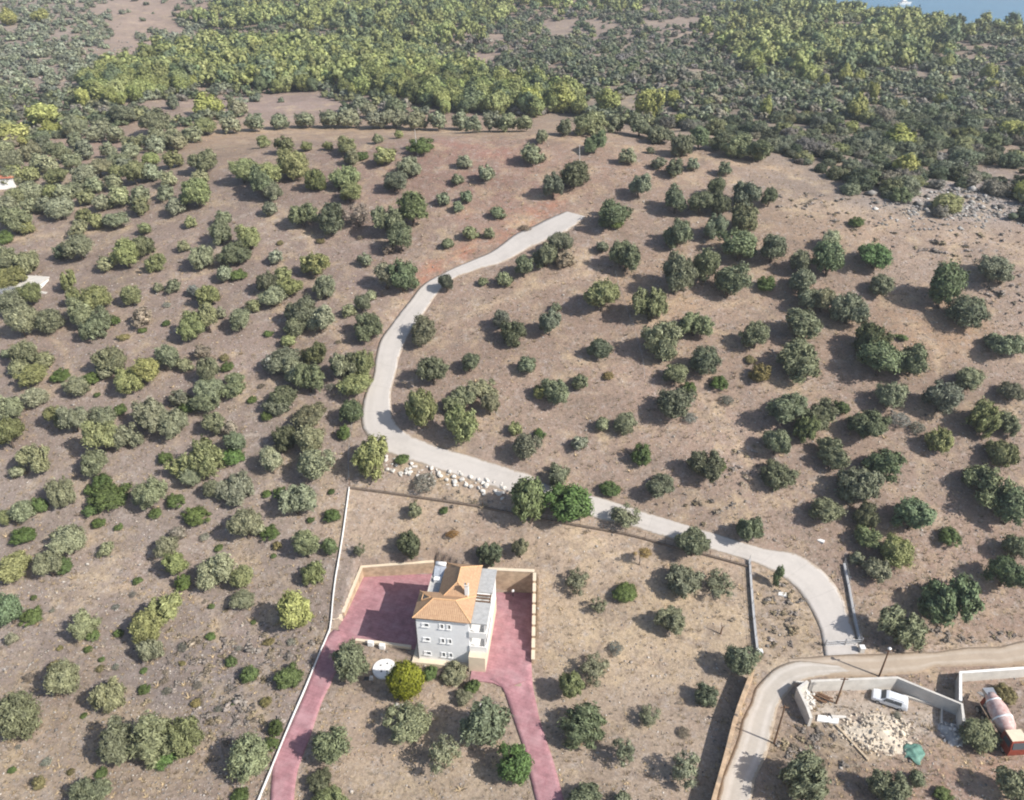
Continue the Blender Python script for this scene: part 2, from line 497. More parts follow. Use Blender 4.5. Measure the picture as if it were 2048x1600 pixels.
class MB:
    def __init__(s): s.v = []; s.f = []
    def add(s, vs, fs):
        b = len(s.v); s.v += [tuple(p) for p in vs]; s.f += [tuple(i + b for i in f) for f in fs]; return s
    def box(s, x0, x1, y0, y1, z0, z1):
        return s.hexa([(x0, y0, z0), (x1, y0, z0), (x1, y1, z0), (x0, y1, z0)], [(x0, y0, z1), (x1, y0, z1), (x1, y1, z1), (x0, y1, z1)])
    def hexa(s, a, b):
        return s.add(list(a) + list(b), [(3, 2, 1, 0), (4, 5, 6, 7), (0, 1, 5, 4), (1, 2, 6, 5), (2, 3, 7, 6), (3, 0, 4, 7)])
    def tube(s, p, q, r0, r1=None, n=8):
        p = Vector(p); q = Vector(q); r1 = r0 if r1 is None else r1
        d = (q - p).normalized(); a = d.orthogonal().normalized(); c = d.cross(a)
        vs = [p + (a * math.cos(2 * math.pi * i / n) + c * math.sin(2 * math.pi * i / n)) * r0 for i in range(n)] + \
             [q + (a * math.cos(2 * math.pi * i / n) + c * math.sin(2 * math.pi * i / n)) * r1 for i in range(n)]
        fs = [(i, (i + 1) % n, n + (i + 1) % n, n + i) for i in range(n)] + [tuple(range(n - 1, -1, -1)), tuple(range(n, 2 * n))]
        return s.add(vs, fs)
    def wall(s, pts, th):
        """pts: (x, y, zbottom, ztop) along a line; a solid wall of thickness th, mitred at the corners"""
        n = len(pts); L = []
        for i in range(n):
            d = Vector((0, 0))
            if i > 0: d += (Vector(pts[i][:2]) - Vector(pts[i - 1][:2])).normalized()
            if i < n - 1: d += (Vector(pts[i + 1][:2]) - Vector(pts[i][:2])).normalized()
            d.normalize(); nx, ny = -d.y * th / 2, d.x * th / 2
            x, y, z0, z1 = pts[i]
            L += [(x + nx, y + ny, z0), (x - nx, y - ny, z0), (x - nx, y - ny, z1), (x + nx, y + ny, z1)]
        fs = [(3, 2, 1, 0), tuple(4 * (n - 1) + k for k in range(4))]
        for i in range(n - 1):
            a = 4 * i; b = a + 4
            for k in range(4):
                k2 = (k + 1) % 4
                fs.append((a + k, a + k2, b + k2, b + k))
        return s.add(L, fs)
    def lathe(s, prof, n=20, axis='x'):
        vs = []
        for (x, r) in prof:
            for i in range(n):
                a = 2 * math.pi * i / n
                c = (x, r * math.cos(a), r * math.sin(a)) if axis == 'x' else ((r * math.cos(a), x, r * math.sin(a)) if axis == 'y' else (r * math.cos(a), r * math.sin(a), x))
                vs.append(c)
        fs = []
        for j in range(len(prof) - 1):
            for i in range(n):
                fs.append((j * n + i, j * n + (i + 1) % n, (j + 1) * n + (i + 1) % n, (j + 1) * n + i))
        fs += [tuple(range(n - 1, -1, -1)), tuple((len(prof) - 1) * n + i for i in range(n))]
        return s.add(vs, fs)
    def mesh(s, name, material, smooth=False):
        me = bpy.data.meshes.new(name); me.from_pydata(s.v, [], s.f); me.update()
        import bmesh as _b
        bm = _b.new(); bm.from_mesh(me); _b.ops.recalc_face_normals(bm, faces=bm.faces); bm.to_mesh(me); bm.free()
        if smooth: me.polygons.foreach_set("use_smooth", np.ones(len(me.polygons), bool))
        me.materials.append(material)
        return me
    def build(s, name, material, parent=None, smooth=False):
        return link(bpy.data.objects.new(name, s.mesh(name, material, smooth)), parent)


def polyline(pts, step):
    """resample a 2D/3D polyline by Catmull-Rom"""
    P = np.asarray(pts, float)
    P = np.vstack([2 * P[0] - P[1], P, 2 * P[-1] - P[-2]])
    out = []
    for i in range(1, len(P) - 2):
        n = max(1, int(np.linalg.norm(P[i + 1][:2] - P[i][:2]) / step))
        for k in range(n):
            t = k / n
            out.append(.5 * ((2 * P[i]) + (-P[i - 1] + P[i + 1]) * t + (2 * P[i - 1] - 5 * P[i] + 4 * P[i + 1] - P[i + 2]) * t * t + (-P[i - 1] + 3 * P[i] - 3 * P[i + 1] + P[i + 2]) * t ** 3))
    out.append(P[-2])
    return np.array(out)


def strip(name, A, B, material, lift, n_across=7, skirt=.25, label=None, ragged=0.0, cat=None):
    """a paved strip between two edge lines of equal length lying on the land"""
    A = np.asarray(A)[:, :2]; B = np.asarray(B)[:, :2]; m = len(A)
    t = np.linspace(0, 1, n_across)
    if ragged:
        ja = np.interp(np.arange(m), np.arange(0, m + 3, 3), rng.normal(0, ragged, len(np.arange(0, m + 3, 3))))
        jb = np.interp(np.arange(m), np.arange(0, m + 3, 3), rng.normal(0, ragged, len(np.arange(0, m + 3, 3))))
        D = (B - A) / (np.linalg.norm(B - A, axis=1)[:, None] + 1e-6)
        A = A + D * ja[:, None]; B = B + D * jb[:, None]
    P = A[:, None, :] * (1 - t)[None, :, None] + B[:, None, :] * t[None, :, None]
    z = hgt(P[..., 0], P[..., 1]) + lift
    V = np.concatenate([P, z[..., None]], 2)
    e0 = V[:, :1].copy(); e0[..., 2] -= skirt; e1 = V[:, -1:].copy(); e1[..., 2] -= skirt
    V = np.concatenate([e0, V, e1], 1)
    k = V.shape[1]
    i, j = np.meshgrid(np.arange(m - 1), np.arange(k - 1), indexing='ij')
    q = np.stack([i * k + j, i * k + j + 1, (i + 1) * k + j + 1, (i + 1) * k + j], -1).reshape(-1, 4)
    me = raw_mesh(name, V.reshape(-1, 3), [q], material)
    ln = np.concatenate([[0], np.cumsum(np.linalg.norm(np.diff((A + B) / 2, axis=0), axis=1))])
    ta = np.concatenate([[-1.0], t * 2 - 1, [1.0]])
    run = np.stack([np.repeat(ln[:, None], k, 1), np.repeat(ta[None], m, 0), np.zeros((m, k))], -1)
    ra = me.attributes.new("run", 'FLOAT_VECTOR', 'POINT'); ra.data.foreach_set("vector", run.astype(np.float32).ravel())
    # keep faces looking up
    me.update()
    if np.mean([p.normal.z for p in me.polygons]) < 0: me.flip_normals()
    o = link(bpy.data.objects.new(name, me))
    return tag(o, label, cat or name.replace('_', ' '), kind='structure')


# ------------------------------------------------------------------ ground sheet
rows = [-40., 0., 20.]
y = 34.0
while y < 1000:
    rows.append(y)
    y += .42 if 62 < y < 96 else (.6 if y < 135 else (.8 if y < 215 else .8 + (y - 215) * .018))
rows = np.array(rows)
s = np.linspace(-1, 1, 520)
wide = 50 + .74 * np.maximum(rows, 0)
X = s[None, :] * wide[:, None]
Y = np.repeat(rows[:, None], len(s), 1)
Z = hgt(X, Y)
ZONES = [  # where in the photograph, reach in px (across, down), soil colour
    (250, 1050, 420, 330, (.285, .235, .20)), (400, 1340, 150, 110, (.235, .205, .19)), (120, 1500, 200, 90, (.36, .285, .20)),
    (250, 650, 330, 200, (.285, .225, .185)), (560, 560, 200, 150, (.27, .21, .18)), (200, 450, 250, 60, (.30, .235, .19)),
    (950, 340, 190, 75, (.285, .17, .13)), (760, 420, 160, 110, (.28, .205, .165)), (1100, 640, 220, 160, (.32, .235, .175)),
    (1200, 320, 250, 50, (.37, .255, .185)), (900, 262, 480, 18, (.40, .29, .185)), (420, 285, 100, 28, (.40, .285, .18)),
    (860, 1010, 130, 40, (.42, .32, .22)), (800, 1050, 170, 50, (.41, .31, .215)), (1250, 1130, 230, 70, (.43, .33, .225)), (1300, 1280, 220, 90, (.46, .36, .23)),
    (1250, 1480, 220, 130, (.41, .325, .235)), (820, 1450, 160, 120, (.43, .33, .23)), (850, 1560, 160, 60, (.43, .345, .235)),
    (1850, 650, 90, 60, (.40, .275, .165)), (1550, 640, 200, 120, (.34, .25, .18)), (1700, 470, 200, 40, (.38, .28, .19)), (1900, 520, 160, 70, (.34, .265, .205)),
    (1450, 850, 200, 130, (.34, .25, .19)), (1650, 1000, 250, 120, (.30, .22, .165)), (1900, 1100, 180, 120, (.31, .22, .165)),
    (1950, 1270, 160, 60, (.35, .245, .175)), (1950, 1550, 200, 60, (.37, .24, .165)), (1750, 1440, 110, 50, (.40, .31, .23)), (1620, 1530, 100, 70, (.33, .25, .17)),
    (570, 212, 130, 24, (.35, .265, .225)), (280, 60, 120, 90, (.40, .30, .235)), (80, 60, 150, 100, (.34, .29, .24)), (160, 290, 100, 30, (.38, .27, .21)),
    (1000, 140, 90, 40, (.36, .27, .215)), (1350, 80, 240, 50, (.36, .29, .235)), (1910, 405, 150, 40, (.37, .345, .32)), (1500, 200, 350, 120, (.26, .225, .175)),
    (1570, 1195, 60, 70, (.27, .215, .165)), (1400, 1020, 160, 30, (.27, .20, .15))]
U_, V_, D_ = project(X, Y, Z)
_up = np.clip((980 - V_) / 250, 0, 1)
acc = np.zeros(X.shape + (3,)); wsum = np.full(X.shape, .06)
acc += np.array((.31, .235, .18)) * .06
for (zu, zv, ru, rv, c) in ZONES:
    g = np.exp(-.5 * (((U_ - zu) / (ru * .6)) ** 2 + ((V_ - zv) / (rv * .6)) ** 2))
    acc += g[..., None] * np.array(c); wsum += g
soil = acc / wsum[..., None]
soil = (soil * .82 + soil.mean(-1, keepdims=True) * .18 * np.array([1.03, .985, 1.0])) * np.array([.90, .865, .85])
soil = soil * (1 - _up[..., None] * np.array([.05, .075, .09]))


def line_dist(pts):
    d = np.full(X.shape, 1e9)
    for (ax, ay), (bx, by) in zip(pts[:-1], pts[1:]):
        ex, ey = bx - ax, by - ay
        t = np.clip(((U_ - ax) * ex + (V_ - ay) * ey) / (ex * ex + ey * ey), 0, 1)
        d = np.minimum(d, np.hypot(U_ - ax - t * ex, (V_ - ay - t * ey) * 1.0))
    return d


_sn = rng.normal(0, .16, X.shape)


def smear(pts, width, c, amt):
    global soil
    k = (amt * np.exp(-(line_dist(pts) / width) ** 2) * np.clip(.72 + .4 * np.sin(X / 1.7 + np.sin(Y / 2.3) * 2) * np.sin(Y / 1.9 + X / 5) + _sn, 0, 1.1))[..., None]
    soil = soil * (1 - k) + np.array(c) * k


smear([(835, 560), (880, 525), (950, 495), (1030, 455), (1110, 415)], 19, (.345, .16, .10), .85)     # red earth of the road cutting
smear([(930, 425), (1040, 420), (1100, 400)], 24, (.31, .175, .125), .65)
smear([(875, 285), (960, 300), (1010, 310)], 15, (.27, .14, .11), .7)
smear([(735, 800), (760, 680), (820, 590)], 10, (.40, .26, .18), .4)
smear([(1240, 560), (1330, 540), (1390, 620), (1250, 600)], 18, (.42, .29, .17), .5)
smear([(1400, 760), (1470, 860), (1520, 950)], 5, (.40, .29, .20), .6)
smear([(1450, 790), (1530, 930)], 4, (.40, .29, .20), .5)
smear([(1225, 480), (1240, 600), (1290, 730)], 5, (.40, .30, .21), .5)
smear([(1570, 410), (1720, 425), (1870, 455), (2048, 500)], 16, (.42, .32, .23), .7)                    # path along the brow
smear([(430, 262), (700, 258), (1060, 268), (1300, 300), (1600, 345)], 7, (.42, .30, .19), .6)
smear([(850, 880), (920, 912), (1010, 945), (1100, 985), (1200, 1015), (1400, 1062)], 9, (.30, .205, .12), .55)
for pth in ([(1915, 680), (1905, 720), (1898, 748)], [(1000, 690), (1100, 730), (1230, 800)], [(1380, 470), (1250, 470), (1190, 440)], [(1590, 1000), (1640, 1060), (1690, 1110)]):
    smear(pth, 3.5, (.17, .125, .095), .7)
for pth in ([(60, 640), (130, 700), (140, 760)], [(0, 480), (120, 470), (260, 455)], [(220, 1180), (300, 1160), (420, 1210), (440, 1290)], [(1400, 620), (1500, 600), (1600, 680), (1720, 640)], [(1800, 640), (1870, 690), (1880, 750)],
            [(900, 650), (1000, 600), (1120, 560), (1200, 540)], [(1360, 760), (1440, 830), (1500, 930)], [(620, 480), (640, 600), (690, 700)], [(1700, 1240), (1850, 1250), (2048, 1215)], [(1100, 1180), (1180, 1280), (1280, 1330), (1400, 1300)]):
    smear(pth, 7, (.45, .34, .23), .75)
for k in range(46):      # plough lines and cattle tracks on the slopes
    u0, v0 = rng.uniform(850, 1600), rng.uniform(480, 960)
    sl_ = rng.uniform(-.1, .25)
    smear([(u0, v0), (u0 + rng.uniform(50, 130), v0 + 90 * sl_)], 2.3, (.22, .165, .125) if k % 2 else (.42, .32, .235), .7)
for k in range(40):
    u0, v0 = rng.uniform(0, 700), rng.uniform(380, 1250)
    smear([(u0, v0), (u0 + rng.uniform(50, 120), v0 - rng.uniform(0, 25))], 3.0, (.20, .16, .135) if k % 3 else (.42, .36, .30), .65)
smear([(1520, 1345), (1600, 1318), (1700, 1312)], 20, (.44, .36, .27), .8)
smear([(1720, 1305), (1850, 1302), (2048, 1285)], 16, (.43, .34, .255), .8)
smear([(1640, 1410), (1740, 1430), (1840, 1440)], 34, (.50, .44, .37), .75)
smear([(1690, 1450), (1760, 1480), (1830, 1470)], 40, (.50, .43, .345), .75)
n_r, n_c = X.shape
i, j = np.meshgrid(np.arange(n_r - 1), np.arange(n_c - 1), indexing='ij')
q = np.stack([i * n_c + j, i * n_c + j + 1, (i + 1) * n_c + j + 1, (i + 1) * n_c + j], -1).reshape(-1, 4)
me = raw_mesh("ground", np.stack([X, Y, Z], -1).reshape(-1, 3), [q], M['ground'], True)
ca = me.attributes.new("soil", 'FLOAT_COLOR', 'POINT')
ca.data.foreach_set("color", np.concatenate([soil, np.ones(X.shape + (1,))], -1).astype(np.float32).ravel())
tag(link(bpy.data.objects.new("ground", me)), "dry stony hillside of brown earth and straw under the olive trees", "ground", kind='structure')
mb = MB(); mb.add([(-9000, -3000, -40), (9000, -3000, -40), (9000, 15000, -40), (-9000, 15000, -40)], [(0, 1, 2, 3)])
tag(mb.build("sea", M['sea']), "blue sea beyond the wooded hill at the top right corner", "sea", kind='structure')


# ------------------------------------------------------------------ roads and paving
def edge(pts, step=None, n=None, off=0.0):
    u = [p[0] for p in pts]; v = [p[1] for p in pts]
    x, yy, d = at(u, v, off)
    return np.stack([x, yy], 1)


ROAD = [((1132, 423), (1172, 434)), ((1075, 448), (1118, 470)), ((1024, 474), (1056, 498)), ((982, 504), (1002, 526)), ((937, 524), (950, 541)),
        ((890, 545), (908, 557)), ((851, 566), (872, 592)), ((816, 606), (846, 630)), ((785, 647), (824, 662)), ((763, 676), (809, 688)),
        ((752, 716), (797, 727)), ((746, 752), (786, 766)), ((727, 800), (782, 800)), ((722, 838), (786, 836)), ((732, 868), (806, 861)),
        ((776, 906), (845, 882)), ((855, 932), (925, 908)), ((937, 960), (1020, 937)), ((1015, 984), (1062, 951)), ((1105, 1012), (1108, 974)),
        ((1190, 1037), (1186, 992)), ((1261, 1053), (1262, 1015)), ((1324, 1073), (1345, 1042)), ((1416, 1098), (1440, 1070)), ((1497, 1122), (1530, 1098)),
        ((1545, 1143), (1586, 1106)), ((1583, 1168), (1636, 1134)), ((1606, 1196), (1668, 1166)), ((1622, 1222), (1690, 1206)), ((1640, 1262), (1700, 1242)), ((1645, 1292), (1716, 1285)), ((1648, 1312), (1720, 1308))]
RA = edge([r[0] for r in ROAD]); RB = edge([r[1] for r in ROAD])
RP = polyline(np.hstack([RA, RB]), .8)
strip("concrete_road", RP[:, :2], RP[:, 2:], M['concrete_road'], .09, 9, .3, "pale concrete road winding up through the olive grove from the gate", ragged=.06)
GR = [((1668, 1328), (1700, 1344)), ((1600, 1322), (1655, 1352)), ((1555, 1336), (1610, 1362)), ((1524, 1362), (1588, 1378)), ((1503, 1396), (1566, 1402)), ((1486, 1440), (1545, 1446)), ((1468, 1500), (1533, 1500)), ((1450, 1555), (1515, 1555)), ((1432, 1610), (1498, 1610)), ((1415, 1670), (1480, 1670)), ((1372, 1800), (1446, 1800))]
GA = edge([r[0] for r in GR]); GB = edge([r[1] for r in GR]); GP = polyline(np.hstack([GA, GB]), .8)
strip("gravel_track", GP[:, :2], GP[:, 2:], M['gravel'], .07, 9, .3, "grey gravel track running down beside the tan boundary wall", ragged=.18)
DT = [((1575, 1316), (1590, 1346)), ((1640, 1311), (1650, 1352)), ((1720, 1306), (1720, 1353)), ((1800, 1308), (1800, 1349)), ((1880, 1304), (1880, 1340)), ((1960, 1294), (1960, 1333)), ((2060, 1282), (2060, 1328)), ((2180, 1270), (2180, 1320))]
DA = edge([r[0] for r in DT]); DB = edge([r[1] for r in DT]); DP = polyline(np.hstack([DA, DB]), .8)
strip("dirt_track", DP[:, :2], DP[:, 2:], M['dirt'], .05, 9, .3, "sandy dirt track passing behind the building yard walls", ragged=.25)
DR = [((676, 1256), (716, 1284)), ((655, 1275), (700, 1305)), ((641, 1305), (684, 1325)), ((622, 1358), (667, 1356)), ((600, 1412), (643, 1408)), ((577, 1462), (622, 1468)), ((552, 1512), (600, 1528)), ((545, 1545), (592, 1562)), ((541, 1600), (588, 1602)), ((538, 1670), (585, 1672)), ((530, 1800), (578, 1800))]
PA = edge([r[0] for r in DR]); PB = edge([r[1] for r in DR]); PP = polyline(np.hstack([PA, PB]), .6)
strip("pink_driveway", PP[:, :2], PP[:, 2:], M['pink'], .14, 7, .25, "pink paved driveway sloping down along the white boundary wall", ragged=.03)
DR2 = [((978, 1360), (1063, 1328)), ((990, 1365), (1064, 1350)), ((1006, 1378), (1066, 1372)), ((1016, 1402), (1071, 1402)), ((1028, 1440), (1079, 1438)), ((1045, 1490), (1092, 1480)), ((1058, 1545), (1110, 1535)), ((1072, 1600), (1128, 1600)), ((1088, 1670), (1148, 1672)), ((1116, 1800), (1184, 1800))]
PA = edge([r[0] for r in DR2]); PB = edge([r[1] for r in DR2]); PP2 = polyline(np.hstack([PA, PB]), .6)
strip("pink_path", PP2[:, :2], PP2[:, 2:], M['pink'], .15, 7, .25, "pink paved path running down from the right courtyard", ragged=.03)


def paving(name, poly, z, label):
    mb = MB(); n = len(poly)
    mb.add([(p[0], p[1], z) for p in poly] + [(p[0], p[1], z - .3) for p in poly], [tuple(range(n)), tuple(range(2 * n - 1, n - 1, -1))] + [(i, (i + 1) % n, n + (i + 1) % n, n + i) for i in range(n)])
    return tag(mb.build(name, M['pink']), label, "courtyard", kind='structure')


paving("left_courtyard", COURT_L, .0, "pink paved courtyard left of the villa, half in shadow")
paving("right_courtyard", COURT_R, .0, "pink paved courtyard right of the villa below the stepped wall")

# ------------------------------------------------------------------ the villa
HA, HROT = (-12.75, 73.05), R(-6.8)
villa = empty("villa", (HA[0], HA[1], 0), HROT, "three storey villa of pale plaster with orange tiled hip roofs", "house")
CH, SH = math.cos(HROT), math.sin(HROT)


def hw(a, b): return (HA[0] + a * CH - b * SH, HA[1] + a * SH + b * CH)


mb = MB(); mb.box(0, 7.1, 0, 4.1, -.3, 8.42); mb.box(2.3, 7.1, 4.1, 10, -.3, 8.05); mb.box(.5, 2.3, 4.1, 10, -.3, 7.2); mb.build("wall", M['plaster'], villa)
mb = MB(); mb.box(-.9, 7.1, -.75, 0, -.9, .18); mb.box(-.9, 0, 0, 4.4, -.6, .18); mb.build("plinth", M['cream'], villa)
mb = MB(); mb.box(7.1, 9.35, -1.1, 10, -.9, 2.75); mb.build("side_wall", M['cream'], villa)
mb = MB(); mb.box(7.1, 9.3, 5.4, 10, 2.75, 7.95); mb.build("side_wall", M['white'], villa)
# floors, parapets and columns of the two balconies
for z0 in (2.75, 5.5):
    mb = MB(); mb.box(7.1, 9.45, -.15, 5.4, z0, z0 + .18)
    bal = mb.build("balcony", M['white'], villa)
    mb = MB(); mb.box(7.1, 9.45, -.15, -.02, z0 + .18, z0 + 1.1); mb.box(9.32, 9.45, -.02, 5.4, z0 + .18, z0 + 1.1); mb.build("parapet", M['white'], bal)
    mb = MB(); mb.box(9.1, 9.3, .05, .25, z0 + .18, z0 + (2.75 if z0 < 4 else 2.5)); mb.build("column", M['white'], bal)
    mb = MB(); mb.box(7.102, 7.14, 1.2, 2.9, z0 + .2, z0 + 2.3); mb.build("glass_door", M['glass'], bal)
mb = MB(); mb.box(7.3, 9.5, .0, 3.7, 8.0, 8.2); mb.build("roof_slab", M['slab'], villa)
mb = MB(); mb.box(7.35, 9.5, 5.6, 10.1, 7.95, 8.16); mb.build("roof_slab", M['slab'], villa)
for b in (3.95, 4.5, 5.05):
    mb = MB(); mb.box(7.3, 9.4, b, b + .16, 7.95, 8.12); mb.build("pergola_beam", M['wood'], villa)
mb = MB(); mb.box(9.2, 9.36, 3.7, 5.6, 7.80, 7.95); mb.build("pergola_beam", M['wood'], villa)
mb = MB(); mb.box(0.4, 2.3, 4.1, 10.1, 7.2, 7.35); mb.build("roof_slab", M['slab'], villa)
mb = MB(); mb.box(.4, .52, 4.5, 10.1, 7.35, 7.55); mb.box(.52, 2.3, 9.98, 10.1, 7.35, 7.55); mb.build("parapet", M['conc'], villa)


def hip(name, a0, a1, b0, b1, ze, zr, r0, r1, along, parent, mat_, th=.16):
    """hipped roof over a rectangle with a 'slope' attribute for its tile courses"""
    c = [(a0, b0, ze), (a1, b0, ze), (a1, b1, ze), (a0, b1, ze)]
    if along == 'a':
        m_ = (b0 + b1) / 2; p, q_ = (r0, m_, zr), (r1, m_, zr)
        faces = [(0, 1, 5, 4), (1, 2, 5), (2, 3, 4, 5), (3, 0, 4)]
    else:
        m_ = (a0 + a1) / 2; p, q_ = (m_, r0, zr), (m_, r1, zr)
        faces = [(0, 1, 4), (1, 2, 5, 4), (2, 3, 5), (3, 0, 4, 5)]
    pts = c + [p, q_]
    V, FQ, FT, A = [], [], [], []
    for f in faces:
        e0, e1 = Vector(pts[f[0]]), Vector(pts[f[1]]); d = (e1 - e0).normalized()
        nrm = d.cross(Vector(pts[f[2]]) - e0).normalized(); up = nrm.cross(d)
        b = len(V)
        for k in f:
            V.append(pts[k]); rel = Vector(pts[k]) - e0; A.append((rel.dot(d), rel.dot(up), 0))
        (FQ if len(f) == 4 else FT).append(tuple(range(b, b + len(f))))
    b = len(V)
    for z in (ze, ze - th):
        for k in c: V.append((k[0], k[1], z)); A.append((0, 0, 0))
    FQ += [(b + 7, b + 6, b + 5, b + 4)] + [(b + i, b + 4 + i, b + 4 + (i + 1) % 4, b + (i + 1) % 4) for i in range(4)]
    me = raw_mesh(name, V, [FQ, FT] if FT else [FQ], mat_)
    at_ = me.attributes.new("slope", 'FLOAT_VECTOR', 'POINT'); at_.data.foreach_set("vector", np.array(A, np.float32).ravel())
    o = link(bpy.data.objects.new(name, me), parent)
    mb = MB()
    ends = {0: 4, 1: 5 if along == 'a' else 4, 2: 5, 3: 4 if along == 'a' else 5}
    for k, e in ends.items(): mb.tube(pts[k], pts[e], .09, .09, 6)
    mb.tube(pts[4], pts[5], .11, .11, 6)
    mb.build("ridge_tiles", M['ridge'], o)
    return o


front = hip("roof", -.35, 7.45, -.35, 4.45, 8.58, 9.95, 2.05, 5.05, 'a', villa, M['tiles'])
rear = hip("roof", 2.2, 7.4, 2.6, 10.35, 8.40, 10.3, 5.1, 7.8, 'b', villa, M['tiles'])
def on_hip(t, k, e=.03): return (-.35 + 2.4 * t - .5 * e, 2.05 + (k * 2.4) * (1 - t), 8.58 + 1.37 * t + e)
dm = None
mb = MB(); A_ = [on_hip(.30, .15), on_hip(.80, .5), on_hip(.30, .86)]; B_ = [(p[0], p[1], p[2] + .12) for p in A_]
mb.add(A_ + B_, [(0, 2, 1), (3, 4, 5), (0, 1, 4, 3), (1, 2, 5, 4), (2, 0, 3, 5)]); dm = mb.build("painted_recess", M['recess_dark'], villa)  # raised triangle; the dark of the sunken roof recess is put into its colour
mb = MB()
for p_, q_ in ((0, 1), (1, 2), (2, 0)): mb.tube(B_[p_], B_[q_], .09, .09, 6)
mb.build("recess_rim", M['ridge'], dm)
mb = MB(); mb.box(6.0, 6.5, 3.7, 4.2, 8.8, 11.0); ch = mb.build("chimney", M['white'], villa)
mb = MB(); mb.box(5.94, 6.56, 3.64, 4.26, 11.0, 11.12); mb.build("cap", M['conc'], ch)
mb = MB(); mb.tube((6.25, 3.95, 11.12), (6.25, 3.95, 11.45), .12, .12, 8); mb.build("flue", M['ridge'], ch)


def window(a, z, wd, h, two=False):
    mb = MB(); fr = .06
    mb.box(a, a + wd, -.07, 0.0, z - fr, z); mb.box(a, a + wd, -.07, 0.0, z + h, z + h + fr)
    mb.box(a - fr, a, -.07, 0.0, z - fr, z + h + fr); mb.box(a + wd, a + wd + fr, -.07, 0.0, z - fr, z + h + fr)
    wnd = mb.build("window", M['frame'], villa)
    mb = MB(); mb.box(a - .15, a + wd + .15, -.16, -.07, z - .16, z - .091); mb.build("sill", M['frame'], wnd)
    mb = MB(); mb.box(a + wd * .42, a + wd, -.03, -.004, z, z + h); mb.build("pane", M['glass'], wnd)
    mb = MB(); mb.box(a, a + wd * .42, -.05, -.004, z, z + h); mb.build("shutter", M['frame'], wnd)


for z in (1.15, 3.95, 6.75):
    window(.8, z + .05, .85, .5)
    window(3.15, z - .05, .5, .74)
    window(4.15, z - .05, .46, .74)
mb = MB(); mb.tube((-.08, -.08, 0.1), (-.08, -.08, 8.4), .05, .05, 6); mb.build("downpipe", M['dark'], villa)

# solar water heater on the flat roof
px, py = hw(1.55, 9.0)
sh = empty("solar_water_heater", (px, py, 7.35), HROT + R(-2), "silver solar water heater with white tank on the villa's flat roof", "solar heater")
mb = MB(); mb.tube((-.75, .55, 1.55), (.75, .55, 1.55), .3, .3, 14); mb.build("tank", M['white'], sh, True)
for k in (-.42, .42):
    mb = MB(); mb.hexa([(k - .4, -.75, .25), (k + .4, -.75, .25), (k + .4, .45, 1.25), (k - .4, .45, 1.25)], [(k - .4, -.80, .33), (k + .4, -.80, .33), (k + .4, .40, 1.33), (k - .4, .40, 1.33)]); mb.build("collector", M['silver'], sh)
for k in (-.7, .7):
    mb = MB(); mb.tube((k, .5, 0), (k, .5, 1.3), .03, .03, 6); mb.tube((k, -.7, 0), (k, -.7, .28), .03, .03, 6); mb.tube((k, -.7, .05), (k, .5, .05), .025, .025, 6); mb.build("leg", M['metal'], sh)
px, py = hw(1.45, 10.6)
sh2 = empty("roof_tank", (hw(1.45, 7.6)[0], hw(1.45, 7.6)[1], 7.35), HROT, "square white box with lid on the flat roof in front of the solar heater", "tank")
mb = MB(); mb.box(-.5, .5, -.3, .3, 0, .55); mb.build("case", M['white'], sh2)
mb = MB(); mb.box(-.54, .54, -.34, .34, .55, .62); mb.build("lid", M['frame'], sh2)


def gz(x, y): return float(hgt(np.array([x]), np.array([y]))[0])


# ------------------------------------------------------------------ courtyard walls
def wall_thing(name, label, pts, th, material, coping=None, cat="wall", over=.06, ch_=.09, group=None):
    """pts: (x, y, zbottom, ztop). The wall body with its coping as a part."""
    o = MB().wall(pts, th).build(name, material)
    tag(o, label, cat, group)
    if coping:
        MB().wall([(p[0], p[1], p[3], p[3] + ch_) for p in pts], th + 2 * over).build("coping", coping, o)
    return o


bl, br = flat(723, 1134, 2.0), flat(868, 1123, 2.3)
ll = flat(686, 1226, .75)
wall_thing("courtyard_wall", "cream topped wall along the back and left of the left courtyard", [(br[0], br[1], -.3, 2.3), (bl[0], bl[1], -.3, 2.0), (ll[0], ll[1], -.4, .8)], .4, M['court_wall'], M['cream'])
e0, e1 = flat(664, 1236, .9), flat(684, 1230, .9)
wall_thing("gate_wall", "short cream wall stub between boundary wall and left courtyard", [(e0[0], e0[1], -.4, .75), (e1[0], e1[1], -.4, .75)], .5, M['cream'], M['cream'])
f0, f1, f2 = flat(711, 1280, .35), flat(770, 1287, .35), flat(822, 1294, .35)
wall_thing("front_wall", "low cream parapet wall along the front of the left courtyard", [(f0[0], f0[1], -1.1, .4), (f1[0], f1[1], -1.1, .4), (f2[0], f2[1], -1.1, .4)], .3, M['cream'], M['cream'])
g0, g1 = flat(992, 1139, 4.4), flat(1069, 1143, 4.4)
wall_thing("retaining_wall", "tall tan retaining wall closing the back of the right courtyard", [(g0[0] - 1.2, g0[1] + .1, -.3, 4.4), (g1[0], g1[1] + .1, -.3, 4.4)], .42, M['court_wall'], M['cream'])
# stepped wall: falls by steps towards the front
sw0 = Vector((g1[0] + .02, g1[1] - .22)); f_ = flat(1066, 1326); sw1 = Vector((f_[0], f_[1]))
sw = None
N = 8
tops = [4.3 - 3.6 * (k / (N - 1)) for k in range(N)]
mb = MB(); mc = MB()
for k in range(N):
    a = sw0.lerp(sw1, k / N); b = sw0.lerp(sw1, (k + 1) / N)
    mb.wall([(a.x, a.y, -.4, tops[k]), (b.x, b.y, -.4, tops[k])], .4)
    mc.wall([(a.x, a.y, tops[k], tops[k] + .09), (b.x, b.y, tops[k], tops[k] + .09)], .5)
sw = tag(mb.build("stepped_wall", M['court_wall']), "stepped cream topped wall down the right side of the right courtyard", "wall")
mc.build("coping", M['cream'], sw)
